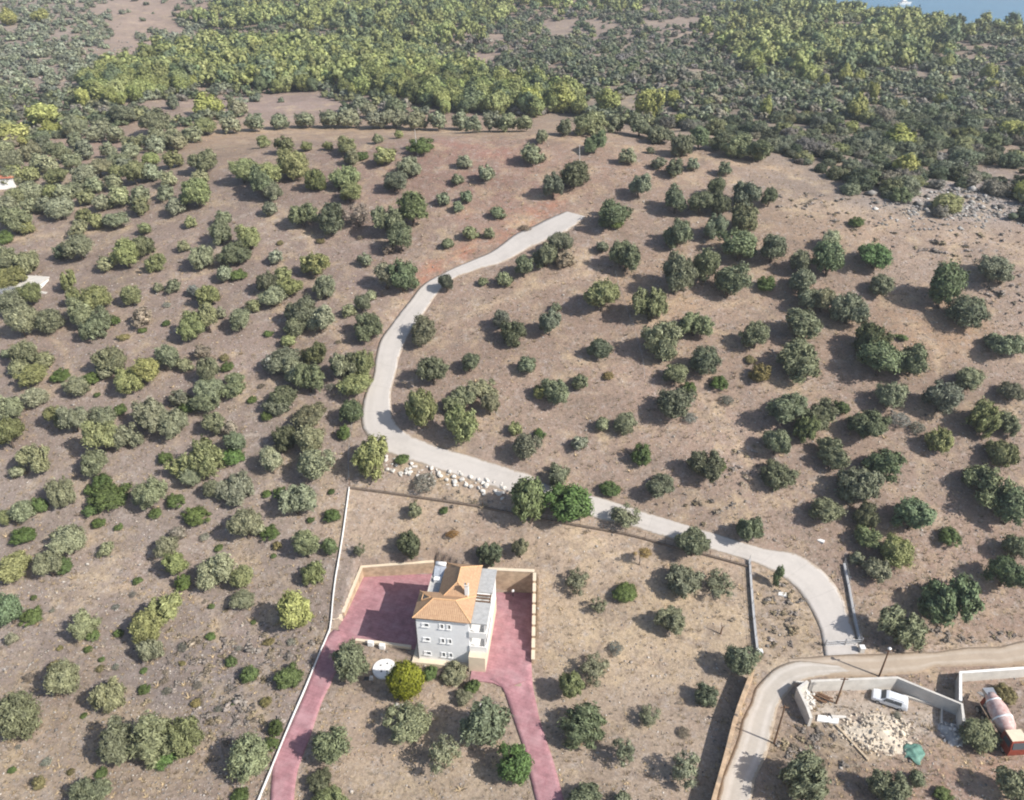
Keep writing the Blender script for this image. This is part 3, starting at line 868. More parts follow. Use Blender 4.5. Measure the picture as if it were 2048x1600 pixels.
# lamp on the right courtyard
lx, ly = flat(1026, 1192)
lm = empty("courtyard_lamp", (lx, ly, 0), 0, "small white globe lamp standing at the back of the right courtyard", "lamp")
MB().tube((0, 0, 0), (0, 0, .9), .06, .05, 8).build("post", M['dark'], lm)
MB().lathe([(.9, .08), (.95, .2), (1.08, .26), (1.22, .2), (1.3, .05)], 12, 'z').build("globe", M['white'], lm, True)

# white boundary wall left of the villa plot, following the slope
bpts = [(698, 972), (693, 1010), (686, 1060), (678, 1110), (671, 1150), (666, 1190), (662, 1235), (659, 1256), (638, 1305), (612, 1368), (585, 1430), (560, 1490), (536, 1548), (512, 1606), (486, 1668), (428, 1800)]
B = edge(bpts, off=.6); BP = polyline(B, 1.5)
zz = hgt(BP[:, 0], BP[:, 1])
wall_thing("boundary_wall", "long thin white boundary wall along the left side of the villa plot", [(p[0], p[1], z - .4, z + .38) for p, z in zip(BP, zz)], .10, M['white'], M['white'], over=.015, ch_=.05)


def fence(name, label, pxs, h, step, post_mat, base=None, rail=True, base_h=.35, cat="fence", post_r=.035):
    L = polyline(edge(pxs, off=.3), step)
    z = hgt(L[:, 0], L[:, 1])
    o = empty(name, (L[0][0], L[0][1], z[0]), 0, label, cat)
    rel = [(p[0] - L[0][0], p[1] - L[0][1], zz_ - z[0]) for p, zz_ in zip(L, z)]
    pm = MB().tube((0, 0, -.2), (0, 0, h), post_r, post_r, 6).mesh("post", post_mat)
    for p in rel:
        c = link(bpy.data.objects.new("post", pm), o); c.location = p
    if rail:
        mb = MB()
        for a, b in zip(rel[:-1], rel[1:]):
            for k in (.98, .66, .34): mb.tube((a[0], a[1], a[2] + h * k), (b[0], b[1], b[2] + h * k), .014, .014, 4)
        mb.build("wire", M['metal'], o)
    if base:
        MB().wall([(p[0], p[1], p[2] - .4, p[2] + base_h) for p in rel], .3).build("base_wall", base, o)
    return o


fence("wire_fence", "post and wire fence on low stone base between villa plot and concrete road", [(700, 974), (770, 983), (850, 995), (965, 1012), (1060, 1032), (1160, 1050), (1250, 1066), (1330, 1087), (1420, 1110), (1500, 1132)], 1.2, 2.6, M['wood'], M['dark_stone'], base_h=.28)
fence("plot_fence", "grey fence on concrete base down the right side of the villa plot", [(1499, 1120), (1503, 1180), (1508, 1240), (1516, 1312)], 1.3, 1.9, M['metal'], M['conc_blue'], base_h=.55)
fence("road_fence", "grey fence on concrete base right of the road above the gate", [(1688, 1128), (1697, 1170), (1706, 1220), (1720, 1284)], 1.5, 1.9, M['metal'], M['conc_blue'], base_h=.5)
fence("mesh_fence", "wire mesh fence climbing beside the road from the yellow-green corner tree", [(699, 968), (697, 930), (700, 890), (706, 840)], 1.6, 2.0, M['wood'], None)
fence("field_fence", "thin wire fence across the slope between grove and open field", [(1228, 540), (1246, 600), (1268, 660), (1285, 720), (1290, 760)], 1.1, 2.6, M['wood'], None)

# tall tan wall beside the gravel track
tw = [(1507, 1338), (1487, 1390), (1470, 1440), (1455, 1500), (1440, 1555), (1424, 1612), (1408, 1670), (1370, 1800)]
T = polyline(edge(tw, off=2.2), 1.5)
zz = hgt(T[:, 0], T[:, 1])
wall_thing("stone_wall", "tall tan boundary wall left of the gravel track", [(p[0], p[1], z - .5, z + 2.2) for p, z in zip(T, zz)], .4, M['stone_wall'], M['stone_wall'], over=.05)
for (u, v, hh) in ((1516, 1318, 1.6),):
    x, y, z = at1(u, v, 0)
    gp = empty("gate_pier", (x, y, z), 0, "white topped masonry pier at the end of the tan wall", "pier")
    MB().box(-.3, .3, -.3, .3, -.3, hh).build("shaft", M['court_wall'], gp)
    MB().box(-.38, .38, -.38, .38, hh, hh + .12).build("cap", M['white'], gp)

# the gate at the foot of the concrete road
ga, gb = at1(1650, 1293), at1(1722, 1288)
gang = math.atan2(gb[1] - ga[1], gb[0] - ga[0]); gl = math.hypot(gb[0] - ga[0], gb[1] - ga[1])
gt = empty("metal_gate", ga, gang, "low grey sliding gate across the foot of the concrete road", "gate")
mb = MB()
for zz_ in (.15, .6, 1.05): mb.tube((0, 0, zz_), (gl, 0, zz_), .035, .035, 6)
mb.build("rail", M['metal'], gt)
bm_ = MB().tube((0, 0, .15), (0, 0, 1.05), .02, .02, 5).mesh("bar", M['metal'])
for k in range(1, 14):
    c = link(bpy.data.objects.new("bar", bm_), gt); c.location = (gl * k / 14, 0, 0)
for k in (0, .55, 1): MB().box(gl * k - .07, gl * k + .07, -.07, .07, -.2, 1.35).build("post", M['metal'], gt)
gx, gy, gz_ = at1(1722, 1303)
gp = empty("gate_pier", (gx, gy, gz_), 0, "small white pier right of the metal gate", "pier")
MB().box(-.3, .3, -.3, .3, -.3, .9).build("shaft", M['conc'], gp); MB().box(-.36, .36, -.36, .36, .9, 1.0).build("cap", M['white'], gp)

# ------------------------------------------------------------------ garden things
x, y, z = at1(769, 1338)
cis = empty("round_slab", (x, y, z), 0, "round white concrete slab with four dark holes in front of the villa", "slab")
MB().lathe([(-.2, 1.62), (.16, 1.62), (.2, 1.58)], 40, 'z').build("disc", M['white'], cis)
for a, b in ((.3, .75), (-.55, .45), (-.35, -.55), (.45, -.5)):
    MB().lathe([(.203, .13), (.23, .13)], 12, 'z').build("hole_cover", M['dark'], cis).location = (a, b, 0)
for (u, v, lab) in ((742, 1291, "white meter box hanging on the low courtyard wall, nearer the driveway"), (765, 1297, "white meter box below the low courtyard wall, nearer the villa")):
    x, y, z = at1(u, v)
    bx = empty("meter_box", (x, y, z), R(-8), lab, "box")
    MB().box(-.4, .4, -.22, .22, 0, .85).build("case", M['white'], bx)
    MB().box(-.34, .34, -.245, -.22, .08, .78).build("door", M['frame'], bx)
x, y, z = at1(740, 1358)
st = empty("garden_stone", (x, y, z), 0, "small pale block with dark planter beside the round white slab", "block")
MB().hexa([(-.1, -.25, -.1), (.5, -.2, -.1), (.45, .3, -.1), (-.1, .25, -.1)], [(-.05, -.2, .42), (.45, -.15, .4), (.4, .25, .38), (-.05, .2, .45)]).build("block", M['boulder'], st)
MB().box(-.75, -.2, -.2, .2, -.1, .25).build("planter", M['dark'], st)
gw = edge([(960, 1408), (948, 1440), (938, 1475)], off=.2)
GWp = polyline(gw, 1.0)
gwall = empty("garden_steps", (GWp[0][0], GWp[0][1], gz(*GWp[0])), 0, "line of pale stones edging the garden left of the big olive", "edging")


def pebble_mesh(name, material, seed, sub=2):
    import bmesh as _b
    r_ = random.Random(seed); bm = _b.new()
    _b.ops.create_icosphere(bm, subdivisions=sub, radius=1)
    ax = [Vector((r_.gauss(0, 1), r_.gauss(0, 1), r_.gauss(0, 1))).normalized() for _ in range(9)]
    lim = [r_.uniform(.42, .8) for _ in ax]
    for v_ in bm.verts:
        for a, l_ in zip(ax, lim):
            dd = v_.co.dot(a)
            if dd > l_: v_.co -= a * (dd - l_)
    me = bpy.data.meshes.new(name); bm.to_mesh(me); bm.free(); me.materials.append(material); return me


PALE = [pebble_mesh("stone", M['boulder'], k, 2) for k in range(6)]
RUB = [pebble_mesh("stone", M['rubble'], 60 + k, 1) for k in range(6)]
GREY = [pebble_mesh("rock", M['rock'], 30 + k, 2) for k in range(5)]
for k, p in enumerate(GWp):
    c = link(bpy.data.objects.new("stone", PALE[k % 6]), gwall)
    c.location = (p[0] - GWp[0][0], p[1] - GWp[0][1], gz(*p) - gz(*GWp[0]) + .05); c.scale = (.42, .4, .28); c.rotation_euler = (0, 0, k * 1.7)
x, y, z = at1(802, 1410)
pale = empty("pale_rocks", (x, y, z), 0, "little heap of white rocks under the golden hedge", "rocks")
for k in range(5):
    c = link(bpy.data.objects.new("stone", PALE[k]), pale); c.location = (random.uniform(-.6, .6), random.uniform(-.4, .4), .1); c.scale = (.3, .28, .22); c.rotation_euler = (k, k, k)

# boulder retaining wall under the road bend
blk = [(768, 925), (800, 935), (840, 948), (880, 958), (920, 965), (960, 975), (1008, 985)]
BL = polyline(edge(blk), .62)
bwall = empty("boulder_wall", (BL[0][0], BL[0][1], gz(*BL[0])), 0, "rough retaining bank of white limestone boulders below the road bend", "rock wall")
for p in BL:
    for k in range(4):
        if random.random() < .22: continue
        x = p[0] + random.uniform(-.5, .5); y = p[1] + (k - 1.1) * .62 + random.uniform(-.3, .3)
        c = link(bpy.data.objects.new("stone", random.choice(PALE)), bwall)
        sc = random.uniform(.16, .52)
        c.location = (x - BL[0][0], y - BL[0][1], gz(x, y) - gz(*BL[0]) + sc * .25)
        c.scale = (sc * random.uniform(.8, 1.4), sc, sc * random.uniform(.6, .95)); c.rotation_euler = (random.uniform(-.3, .3), random.uniform(-.3, .3), random.uniform(0, 6.3))

# ------------------------------------------------------------------ building yard
yz = -.9
W1 = [flat(1597, 1376, 1.5), flat(1622, 1362, 1.5), flat(1690, 1359, 1.5), flat(1795, 1355, 1.5), flat(1924, 1408, 1.5), flat(1928, 1442, 1.5)]
wall_thing("foundation_wall", "pale concrete foundation wall running behind the white car to the inner corner", [(p[0], p[1], yz - .4, 1.5) for p in W1[1:]], .35, M['conc'], M['conc'], over=.0, ch_=.02)
W2 = [W1[1], W1[0], flat(1616, 1413, 1.5), flat(1624, 1432, 1.3)]
wall_thing("broken_wall", "broken concrete wall end with rubble at the left corner of the yard", [(W2[0][0] - .4, W2[0][1], yz - .6, 1.48), (W2[1][0], W2[1][1], yz - .6, 1.5), (W2[2][0], W2[2][1], yz - .6, 1.3), (W2[3][0], W2[3][1], yz - .6, .9)], .4, M['conc'], None)
W3 = [flat(1923, 1405, 1.6), flat(1921, 1345, 1.6), flat(2050, 1336, 1.6), flat(2200, 1326, 1.6)]
wall_thing("yard_wall", "long white topped concrete wall behind the cement mixer truck", [(W3[0][0], W3[0][1] + .25, -1, 1.6), (W3[1][0], W3[1][1], -1, 1.6), (W3[2][0], W3[2][1], -1, 1.6), (W3[3][0], W3[3][1], -1, 1.6)], .3, M['conc'], M['white'], over=.03, ch_=.06)
fp = [flat(1806, 1390, -.5), flat(1884, 1414, -.5), flat(1883, 1446, -.5)]
wall_thing("footing", "low concrete footing edge between the white car and the inner corner", [(p[0], p[1], yz - .3, -.45) for p in fp], .25, M['conc'], None)
x, y, z = at1(1655, 1440)
sl = empty("broken_slab", (x, y, z), R(-8), "broken white concrete slab lying at the edge of the yard", "slab")
MB().hexa([(-1.4, -.4, 0), (1.2, -.5, .05), (1.5, .5, .05), (-1.1, .5, 0)], [(-1.4, -.4, .25), (1.2, -.5, .3), (1.5, .5, .3), (-1.1, .5, .25)]).build("slab_body", M['white'], sl)
MB().hexa([(.6, .1, .3), (2.4, .5, .25), (2.4, .8, .25), (.5, .6, .3)], [(.6, .1, .42), (2.4, .5, .35), (2.4, .8, .35), (.5, .6, .42)]).build("slab_piece", M['conc'], sl)
b0, b1 = at1(1672, 1452), at1(1736, 1522)
bm2 = empty("timber_beam", b0, math.atan2(b1[1] - b0[1], b1[0] - b0[0]), "long pale timber beam lying along the slope below the yard", "beam")
Lb = math.hypot(b1[0] - b0[0], b1[1] - b0[1]); dz = (b1[2] - b0[2])
MB().hexa([(0, -.12, 0), (Lb, -.12, dz), (Lb, .12, dz), (0, .12, 0)], [(0, -.12, .28), (Lb, -.12, dz + .28), (Lb, .12, dz + .28), (0, .12, .28)]).build("beam_body", M['pale_wood'], bm2)
x, y, z = at1(1635, 1392)
pw = empty("plank_pile", (x, y, z), R(-20), "few grey planks thrown down behind the broken wall", "planks")
for k in range(5):
    c = MB().box(-1.6, 1.6, -.12, .12, 0, .06).build("plank", M['wood'], pw); c.location = (random.uniform(-.5, .5), k * .25 - .6, .05 + .07 * (k % 3)); c.rotation_euler = (0, 0, random.uniform(-.35, .35))


def heap(name, label, u, v, ru, rd, hmax, pieces, material_pool, cat, size=(.12, .4), base_mat=None):
    x0, y0, z0 = at1(u, v)
    ru_m = ru * 112 / F; rd_m = rd * 112 / F * 1.2
    V, Fq = [], []
    n1, n2 = 18, 8
    r_ = np.random.default_rng(int(u))
    for i_ in range(n2 + 1):
        t = i_ / n2
        for j_ in range(n1):
            a = 2 * math.pi * j_ / n1
            rad = t * (1 + .18 * math.sin(3 * a + u) + .1 * math.sin(5 * a))
            x = ru_m * rad * math.cos(a); y = rd_m * rad * math.sin(a)
            g = gz(x0 + x, y0 + y) - z0
            V.append((x, y, g + hmax * (1 - t) ** 1.2 * (1 + r_.normal(0, .12)) - .05 * t))
    for i_ in range(n2):
        for j_ in range(n1):
            Fq.append((i_ * n1 + j_, i_ * n1 + (j_ + 1) % n1, (i_ + 1) * n1 + (j_ + 1) % n1, (i_ + 1) * n1 + j_))
    o = empty(name, (x0, y0, z0), 0, label, cat)
    me = raw_mesh("mound", V, [Fq], base_mat, True); me.update()
    if np.mean([p.normal.z for p in me.polygons]) < 0: me.flip_normals()
    link(bpy.data.objects.new("mound", me), o)
    for k in range(pieces):
        a = r_.uniform(0, 6.283); t = math.sqrt(r_.uniform(0, 1.1))
        x = ru_m * t * math.cos(a); y = rd_m * t * math.sin(a)
        c = link(bpy.data.objects.new("stone", material_pool[k % len(material_pool)]), o)
        sc = r_.uniform(*size) * (1.6 if r_.random() < .08 else 1)
        c.location = (x, y, gz(x0 + x, y0 + y) - z0 + hmax * max(0, 1 - t) ** 1.2 + sc * .2)
        c.scale = (sc * r_.uniform(.8, 1.5), sc, sc * r_.uniform(.5, .9)); c.rotation_euler = tuple(r_.uniform(0, 6.3, 3))
    return o


heap("rubble_heap", "wide heap of cream limestone rubble in the middle of the yard", 1758, 1466, 68, 36, .75, 290, RUB, "rubble", (.08, .32), M['rubble'])
heap("rubble_heap", "smaller heap of rubble under the olive beside the truck", 1905, 1465, 24, 22, .9, 60, PALE + GREY, "rubble", (.08, .28), M['rock'])
heap("rubble_heap", "scatter of white stones by the broken wall end", 1612, 1390, 16, 24, .5, 50, PALE, "rubble", (.10, .3), M['boulder'])
# tarpaulin: a rumpled green sheet over a low pile
x0, y0, z0 = at1(1827, 1506)
n1 = 14
V = []
for i_ in range(n1):
    for j_ in range(n1):
        a, b = i_ / (n1 - 1) - .5, j_ / (n1 - 1) - .5
        x = a * (1.9 + .5 * math.sin(7 * b + 1)) + b * 1.2; y = b * (2.3 + .5 * math.sin(6 * a)) - a * .9
        hh = .5 * math.exp(-(a * a * 5 + b * b * 4)) + .12 * math.sin(11 * a + 3) * math.cos(13 * b) + .05
        V.append((x, y, gz(x0 + x, y0 + y) - z0 + hh))
q = [(i_ * n1 + j_, (i_ + 1) * n1 + j_, (i_ + 1) * n1 + j_ + 1, i_ * n1 + j_ + 1) for i_ in range(n1 - 1) for j_ in range(n1 - 1)]
me = raw_mesh("tarpaulin", V, [q], M['tarp'], True)
o = link(bpy.data.objects.new("tarpaulin", me)); o.location = (x0, y0, z0)
md = o.modifiers.new("solid", 'SOLIDIFY'); md.thickness = .02
tag(o, "rumpled green tarpaulin spread over a pile at the edge of the yard", "tarpaulin")


# white car parked in the yard
def wheel(parent, x, y, r, wd):
    t = MB().lathe([(-wd / 2, r * .82), (-wd / 2 + .03, r), (wd / 2 - .03, r), (wd / 2, r * .82)], 18, 'y').build("wheel", M['tyre'], parent)
    t.location = (x, y, r)
    MB().lathe([(-wd / 2 - .015, r * .3), (-wd / 2 - .01, r * .62), (wd / 2 + .01, r * .62), (wd / 2 + .015, r * .3)], 12, 'y').build("rim", M['metal'], t)


c0, c1 = flat(1750, 1388, -.2), flat(1810, 1408, -.2)
cx, cy = (c0[0] + c1[0]) / 2, (c0[1] + c1[1]) / 2
car = empty("parked_car", (cx, cy, gz(cx, cy)), math.atan2(c0[1] - c1[1], c0[0] - c1[0]), "white estate car with dark windscreen parked inside the foundation wall", "car")
prof = [(-2.2, .55, .75), (-2.15, 1.0, .82), (-2.0, 1.42, .86), (-1.5, 1.56, .88), (-.5, 1.60, .89), (.25, 1.56, .89), (.55, 1.45, .89), (1.15, 1.02, .88), (1.7, .93, .86), (2.05, .84, .80), (2.2, .62, .70)]
V, Fq = [], []
for (x, top, hw_) in prof:
    mid = min(.92, top - .05)
    sec = [(hw_ * .92, .28), (hw_, .5), (hw_ * .99, mid), (hw_ * (.78 if top > 1.2 else .93), top - .04), (hw_ * .55, top), (0, top + .02)]
    ring = [(x, y, z) for y, z in sec] + [(x, -y, z) for y, z in sec[-2::-1]]
    V += ring
n1 = 11
for i_ in range(len(prof) - 1):
    for j_ in range(n1):
        Fq.append((i_ * n1 + j_, i_ * n1 + (j_ + 1) % n1, (i_ + 1) * n1 + (j_ + 1) % n1, (i_ + 1) * n1 + j_))
mb = MB(); mb.add(V, Fq + [tuple(range(n1)), tuple(range((len(prof) - 1) * n1, len(prof) * n1))]); mb.build("body", M['car'], car)
mb = MB(); mb.add([(.62, -.66, 1.45), (.62, .66, 1.45), (1.12, .72, 1.075), (1.12, -.72, 1.075), (.60, -.66, 1.40), (.60, .66, 1.40), (1.10, .72, 1.03), (1.10, -.72, 1.03)], [(0, 1, 2, 3), (4, 7, 6, 5), (0, 4, 5, 1), (1, 5, 6, 2), (2, 6, 7, 3), (3, 7, 4, 0)]); mb.build("windscreen", M['glass'], car)
for sy in (-1, 1):
    for (xa, xb) in ((-.35, .55), (-1.35, -.45)):
        mb = MB(); mb.hexa([(xa, sy * .875, 1.0), (xb + .18, sy * .875, 1.0), (xb + .18, sy * .905, 1.0), (xa, sy * .905, 1.0)], [(xa, sy * .73, 1.46), (xb, sy * .73, 1.46), (xb, sy * .765, 1.46), (xa, sy * .765, 1.46)]); mb.build("side_window", M['glass'], car)
    MB().hexa([(2.02, sy * .5, .66), (2.14, sy * .45, .66), (2.1, sy * .76, .66), (1.9, sy * .8, .66)], [(2.02, sy * .5, .80), (2.12, sy * .45, .78), (2.06, sy * .76, .8), (1.9, sy * .8, .82)]).build("headlight", M['frame'], car)
    MB().tube((-1.6, sy * .6, 1.62), (.1, sy * .6, 1.64), .025, .025, 6).build("roof_rail", M['dark'], car)
    MB().box(.62, .8, sy * .9 - .09, sy * .9 + .09, .98, 1.1).build("mirror", M['dark'], car)
    for xw in (-1.35, 1.4): wheel(car, xw, sy * .80, .31, .2)

# cement mixer truck
t0, t1 = flat(1972, 1388, 1.6), flat(2040, 1492, 1.6)
cx, cy = (t0[0] + t1[0]) / 2, (t0[1] + t1[1]) / 2
ang = math.atan2(t1[1] - t0[1], t1[0] - t0[0])
LT = math.hypot(t1[0] - t0[0], t1[1] - t0[1])
trk = empty("cement_mixer_truck", (cx, cy, gz(cx, cy)), ang, "cement mixer truck with faded pink drum and red cab at the right edge", "truck")
hl = LT / 2 + .2
MB().box(-hl + .4, hl - 1.2, -.45, .45, .75, 1.05).build("chassis", M['dark'], trk)
dr = MB().lathe([(-3.1, .55), (-2.6, .75), (-1.2, 1.15), (.3, 1.22), (1.2, 1.12), (1.9, .75), (2.05, .3)], 26, 'x').build("drum", M['drum'], trk, True)
dr.location = (-.2, 0, 2.35); dr.rotation_euler = (0, R(11), 0)
for k in range(3):
    pr = [(-2.2 + k * 1.15, .86 + k * .16), (-2.1 + k * 1.15, .90 + k * .155), (-2.0 + k * 1.15, .88 + k * .155)]
    MB().lathe([(x, min(1.25, r + .05)) for x, r in pr], 26, 'x').build("drum_band", M['frame'], dr, True)
mb = MB(); mb.hexa([(-hl + .3, -.35, 2.2), (-hl + .9, -.35, 2.2), (-hl + .9, .35, 2.2), (-hl + .3, .35, 2.2)], [(-hl + .0, -.7, 3.3), (-hl + 1.0, -.6, 3.3), (-hl + 1.0, .6, 3.3), (-hl + .0, .7, 3.3)]); mb.build("hopper", M['metal'], trk)
mb = MB(); mb.hexa([(-hl - .9, -.25, 1.1), (-hl + .5, -.25, 1.9), (-hl + .5, .25, 1.9), (-hl - .9, .25, 1.1)], [(-hl - .9, -.3, 1.25), (-hl + .5, -.3, 2.05), (-hl + .5, .3, 2.05), (-hl - .9, .3, 1.25)]); mb.build("chute", M['metal'], trk)
for sy in (-1, 1): MB().hexa([(-hl + .5, sy * .5 - .08, 1.05), (-hl + 1.0, sy * .5 - .08, 1.05), (-hl + 1.0, sy * .5 + .08, 1.05), (-hl + .5, sy * .5 + .08, 1.05)], [(-hl + .7, sy * .5 - .08, 2.3), (-hl + 1.0, sy * .5 - .08, 2.3), (-hl + 1.0, sy * .5 + .08, 2.3), (-hl + .7, sy * .5 + .08, 2.3)]).build("drum_support", M['red'], trk)
MB().box(1.95, 2.5, -.9, .9, 1.05, 2.2).build("water_tank", M['cream'], trk)
mb = MB(); mb.hexa([(hl - 2.1, -1.2, .7), (hl, -1.2, .7), (hl, 1.2, .7), (hl - 2.1, 1.2, .7)], [(hl - 2.1, -1.15, 1.75), (hl, -1.15, 1.75), (hl, 1.15, 1.75), (hl - 2.1, 1.15, 1.75)])
mb.hexa([(hl - 2.1, -1.15, 1.752), (hl - .02, -1.15, 1.752), (hl - .02, 1.15, 1.752), (hl - 2.1, 1.15, 1.752)], [(hl - 2.05, -1.05, 2.85), (hl - .35, -1.05, 2.85), (hl - .35, 1.05, 2.85), (hl - 2.05, 1.05, 2.85)])
cab = mb.build("cab", M['red'], trk)
MB().box(hl - 2.0, hl - .45, -1.0, 1.0, 2.852, 2.93).build("roof_panel", M['cream'], cab)
MB().hexa([(hl + .0, -.95, 1.85), (hl + .03, -.95, 1.85), (hl + .03, .95, 1.85), (hl, .95, 1.85)], [(hl - .30, -.9, 2.7), (hl - .26, -.9, 2.7), (hl - .26, .9, 2.7), (hl - .30, .9, 2.7)]).build("windscreen", M['glass'], cab)
for sy in (-1, 1): MB().hexa([(hl - 1.6, sy * 1.15, 1.85), (hl - .35, sy * 1.15, 1.85), (hl - .35, sy * 1.18, 1.85), (hl - 1.6, sy * 1.18, 1.85)], [(hl - 1.6, sy * 1.07, 2.6), (hl - .55, sy * 1.07, 2.6), (hl - .55, sy * 1.1, 2.6), (hl - 1.6, sy * 1.1, 2.6)]).build("side_window", M['glass'], cab)
for xw in (-hl + 1.2, -hl + 2.5, hl - 2.9, hl - 1.0):
    for sy in (-1, 1): wheel(trk, xw, sy * 1.0, .5, .34)

# power poles
PG = "wooden power poles around the building yard"
for (bu, bv, tu, tv, lab, lamp) in ((1758, 1353, 1772, 1299, "wooden power pole behind the foundation wall, topped with a lamp", True), (1672, 1407, 1686, 1356, "wooden power pole standing inside the yard near the broken wall", False), (1548, 1487, 1568, 1412, "wooden power pole on the bank right of the gravel track", False)):
    x, y, z = at1(bu, bv)
    best = min((abs(project(x, y, z + h)[1] - tv), h) for h in np.arange(3, 11, .1))[1]
    o = empty("power_pole", (x, y, z), 0, lab, "pole", PG)
    MB().tube((0, 0, -.3), (0, 0, best), .13, .09, 8).build("shaft", M['wood'], o)
    MB().box(-.5, .5, -.05, .05, best - .35, best - .25).build("crossarm", M['wood'], o)
    if lamp: MB().lathe([(best, .05), (best + .05, .22), (best + .18, .24), (best + .28, .08)], 12, 'z').build("lamp_head", M['white'], o, True)
for (bu, bv, hh, lab) in ((836, 312, 6.0, "thin pale pole on the hill by the dark green bush"), (1160, 345, 6.0, "thin pale pole leaning on the bare hilltop above the road end")):
    x, y, z = at1(bu, bv)
    o = empty("field_pole", (x, y, z), 0, lab, "pole")
    MB().tube((0, 0, -.3), (-.4, 0, hh), .09, .06, 6).build("shaft", M['conc'], o)
    MB().box(-.8, .0, -.04, .04, hh - .5, hh - .42).build("crossarm", M['wood'], o)

for (u, v, a_, lab) in ((1565, 1189, .6, "small white concrete cover on the verge inside the lower road bend"), (1642, 1082, .5, "crumpled white sheet lying on the slope above the lower road bend")):
    x, y, z = at1(u, v)
    o = empty("white_cover" if a_ > .55 else "white_sheet", (x, y, z), R(-20 if a_ > .55 else -40), lab, "slab" if a_ > .55 else "sheet")
    MB().hexa([(-a_, -a_ * .6, -.1), (a_, -a_ * .5, -.1), (a_ * .9, a_ * .6, -.1), (-a_, a_ * .5, -.1)], [(-a_, -a_ * .6, .12), (a_, -a_ * .5, .16), (a_ * .9, a_ * .6, .2), (-a_, a_ * .5, .14)]).build("panel", M['white'], o)
# houses half hidden at the left edge
x, y, z = at1(40, 580)
h1 = empty("flat_roofed_house", (x, y, z), R(-8), "white flat roofed building half hidden by trees at the left edge", "house")
MB().box(-6, 4.2, -1.5, 3.5, -2, 1.3).build("wall", M['white'], h1); MB().box(-6.2, 4.4, -1.7, 3.7, 1.3, 1.5).build("roof", M['conc'], h1)
MB().box(-5, 1.5, -4.6, -1.72, -2, -.2).build("terrace", M['conc'], h1); MB().box(4.4, 6.2, -1.0, 2.4, -1, .1).build("porch", M['conc'], h1)
x, y, z = at1(8, 372)
h2 = empty("red_roofed_house", (x, y, z), R(12), "small white house with red roof among olives at the left edge", "house")
MB().box(-5, 3.2, -2.4, 2.4, -1, 2.6).build("wall", M['white'], h2)
hip("roof", -5.3, 3.5, -2.7, 2.7, 2.7, 3.8, -3, 1.2, 'a', h2, mat("red_tiles", (.42, .16, .10), .85, .2, 3))

# motor boat on the sea
bx, by = flat(1808, 9, -40)
bt = empty("motor_boat", (bx, by, -40), R(20), "white motor boat on the blue water beyond the wooded hill", "boat")
mb = MB(); mb.hexa([(-8, -1.6, -.3), (6, -1.4, -.3), (6, 1.4, -.3), (-8, 1.6, -.3)], [(-8.4, -2.4, 2.0), (7, -2.2, 2.3), (7, 2.2, 2.3), (-8.4, 2.4, 2.0)])
mb.add([(6, -1.4, -.3), (6, 1.4, -.3), (7, 2.2, 2.3), (7, -2.2, 2.3), (10.5, 0, .4), (11.6, 0, 2.7)], [(0, 4, 1), (2, 3, 5), (0, 3, 5, 4), (1, 4, 5, 2)]); mb.build("hull", M['white'], bt)
MB().hexa([(-5, -1.7, 2.1), (4, -1.7, 2.3), (4, 1.7, 2.3), (-5, 1.7, 2.1)], [(-4.5, -1.5, 4.4), (2.5, -1.5, 4.4), (2.5, 1.5, 4.4), (-4.5, 1.5, 4.4)]).build("cabin", M['white'], bt)
MB().hexa([(-3, -1.2, 4.42), (1, -1.2, 4.42), (1, 1.2, 4.42), (-3, 1.2, 4.42)], [(-2.8, -1, 6), (.2, -1, 6), (.2, 1, 6), (-2.8, 1, 6)]).build("flybridge", M['white'], bt)
for sy in (-1, 1): MB().hexa([(-4, sy * 1.66, 2.9), (3, sy * 1.66, 2.9), (3, sy * 1.70, 2.9), (-4, sy * 1.70, 2.9)], [(-4, sy * 1.56, 3.8), (2.6, sy * 1.56, 3.8), (2.6, sy * 1.6, 3.8), (-4, sy * 1.6, 3.8)]).build("window", M['glass'], bt)


# ------------------------------------------------------------------ vegetation meshes
def ico(sub):
    import bmesh as _b
    bm = _b.new(); _b.ops.create_icosphere(bm, subdivisions=sub, radius=1)
    bm.verts.ensure_lookup_table()
    V = np.array([v.co[:] for v in bm.verts]); Fc = np.array([[v.index for v in f.verts] for f in bm.faces]); bm.free()
    return V, Fc


ICO1, ICO2 = ico(1), ico(2)


def unit(a): return a / (np.linalg.norm(a, axis=-1, keepdims=True) + 1e-9)


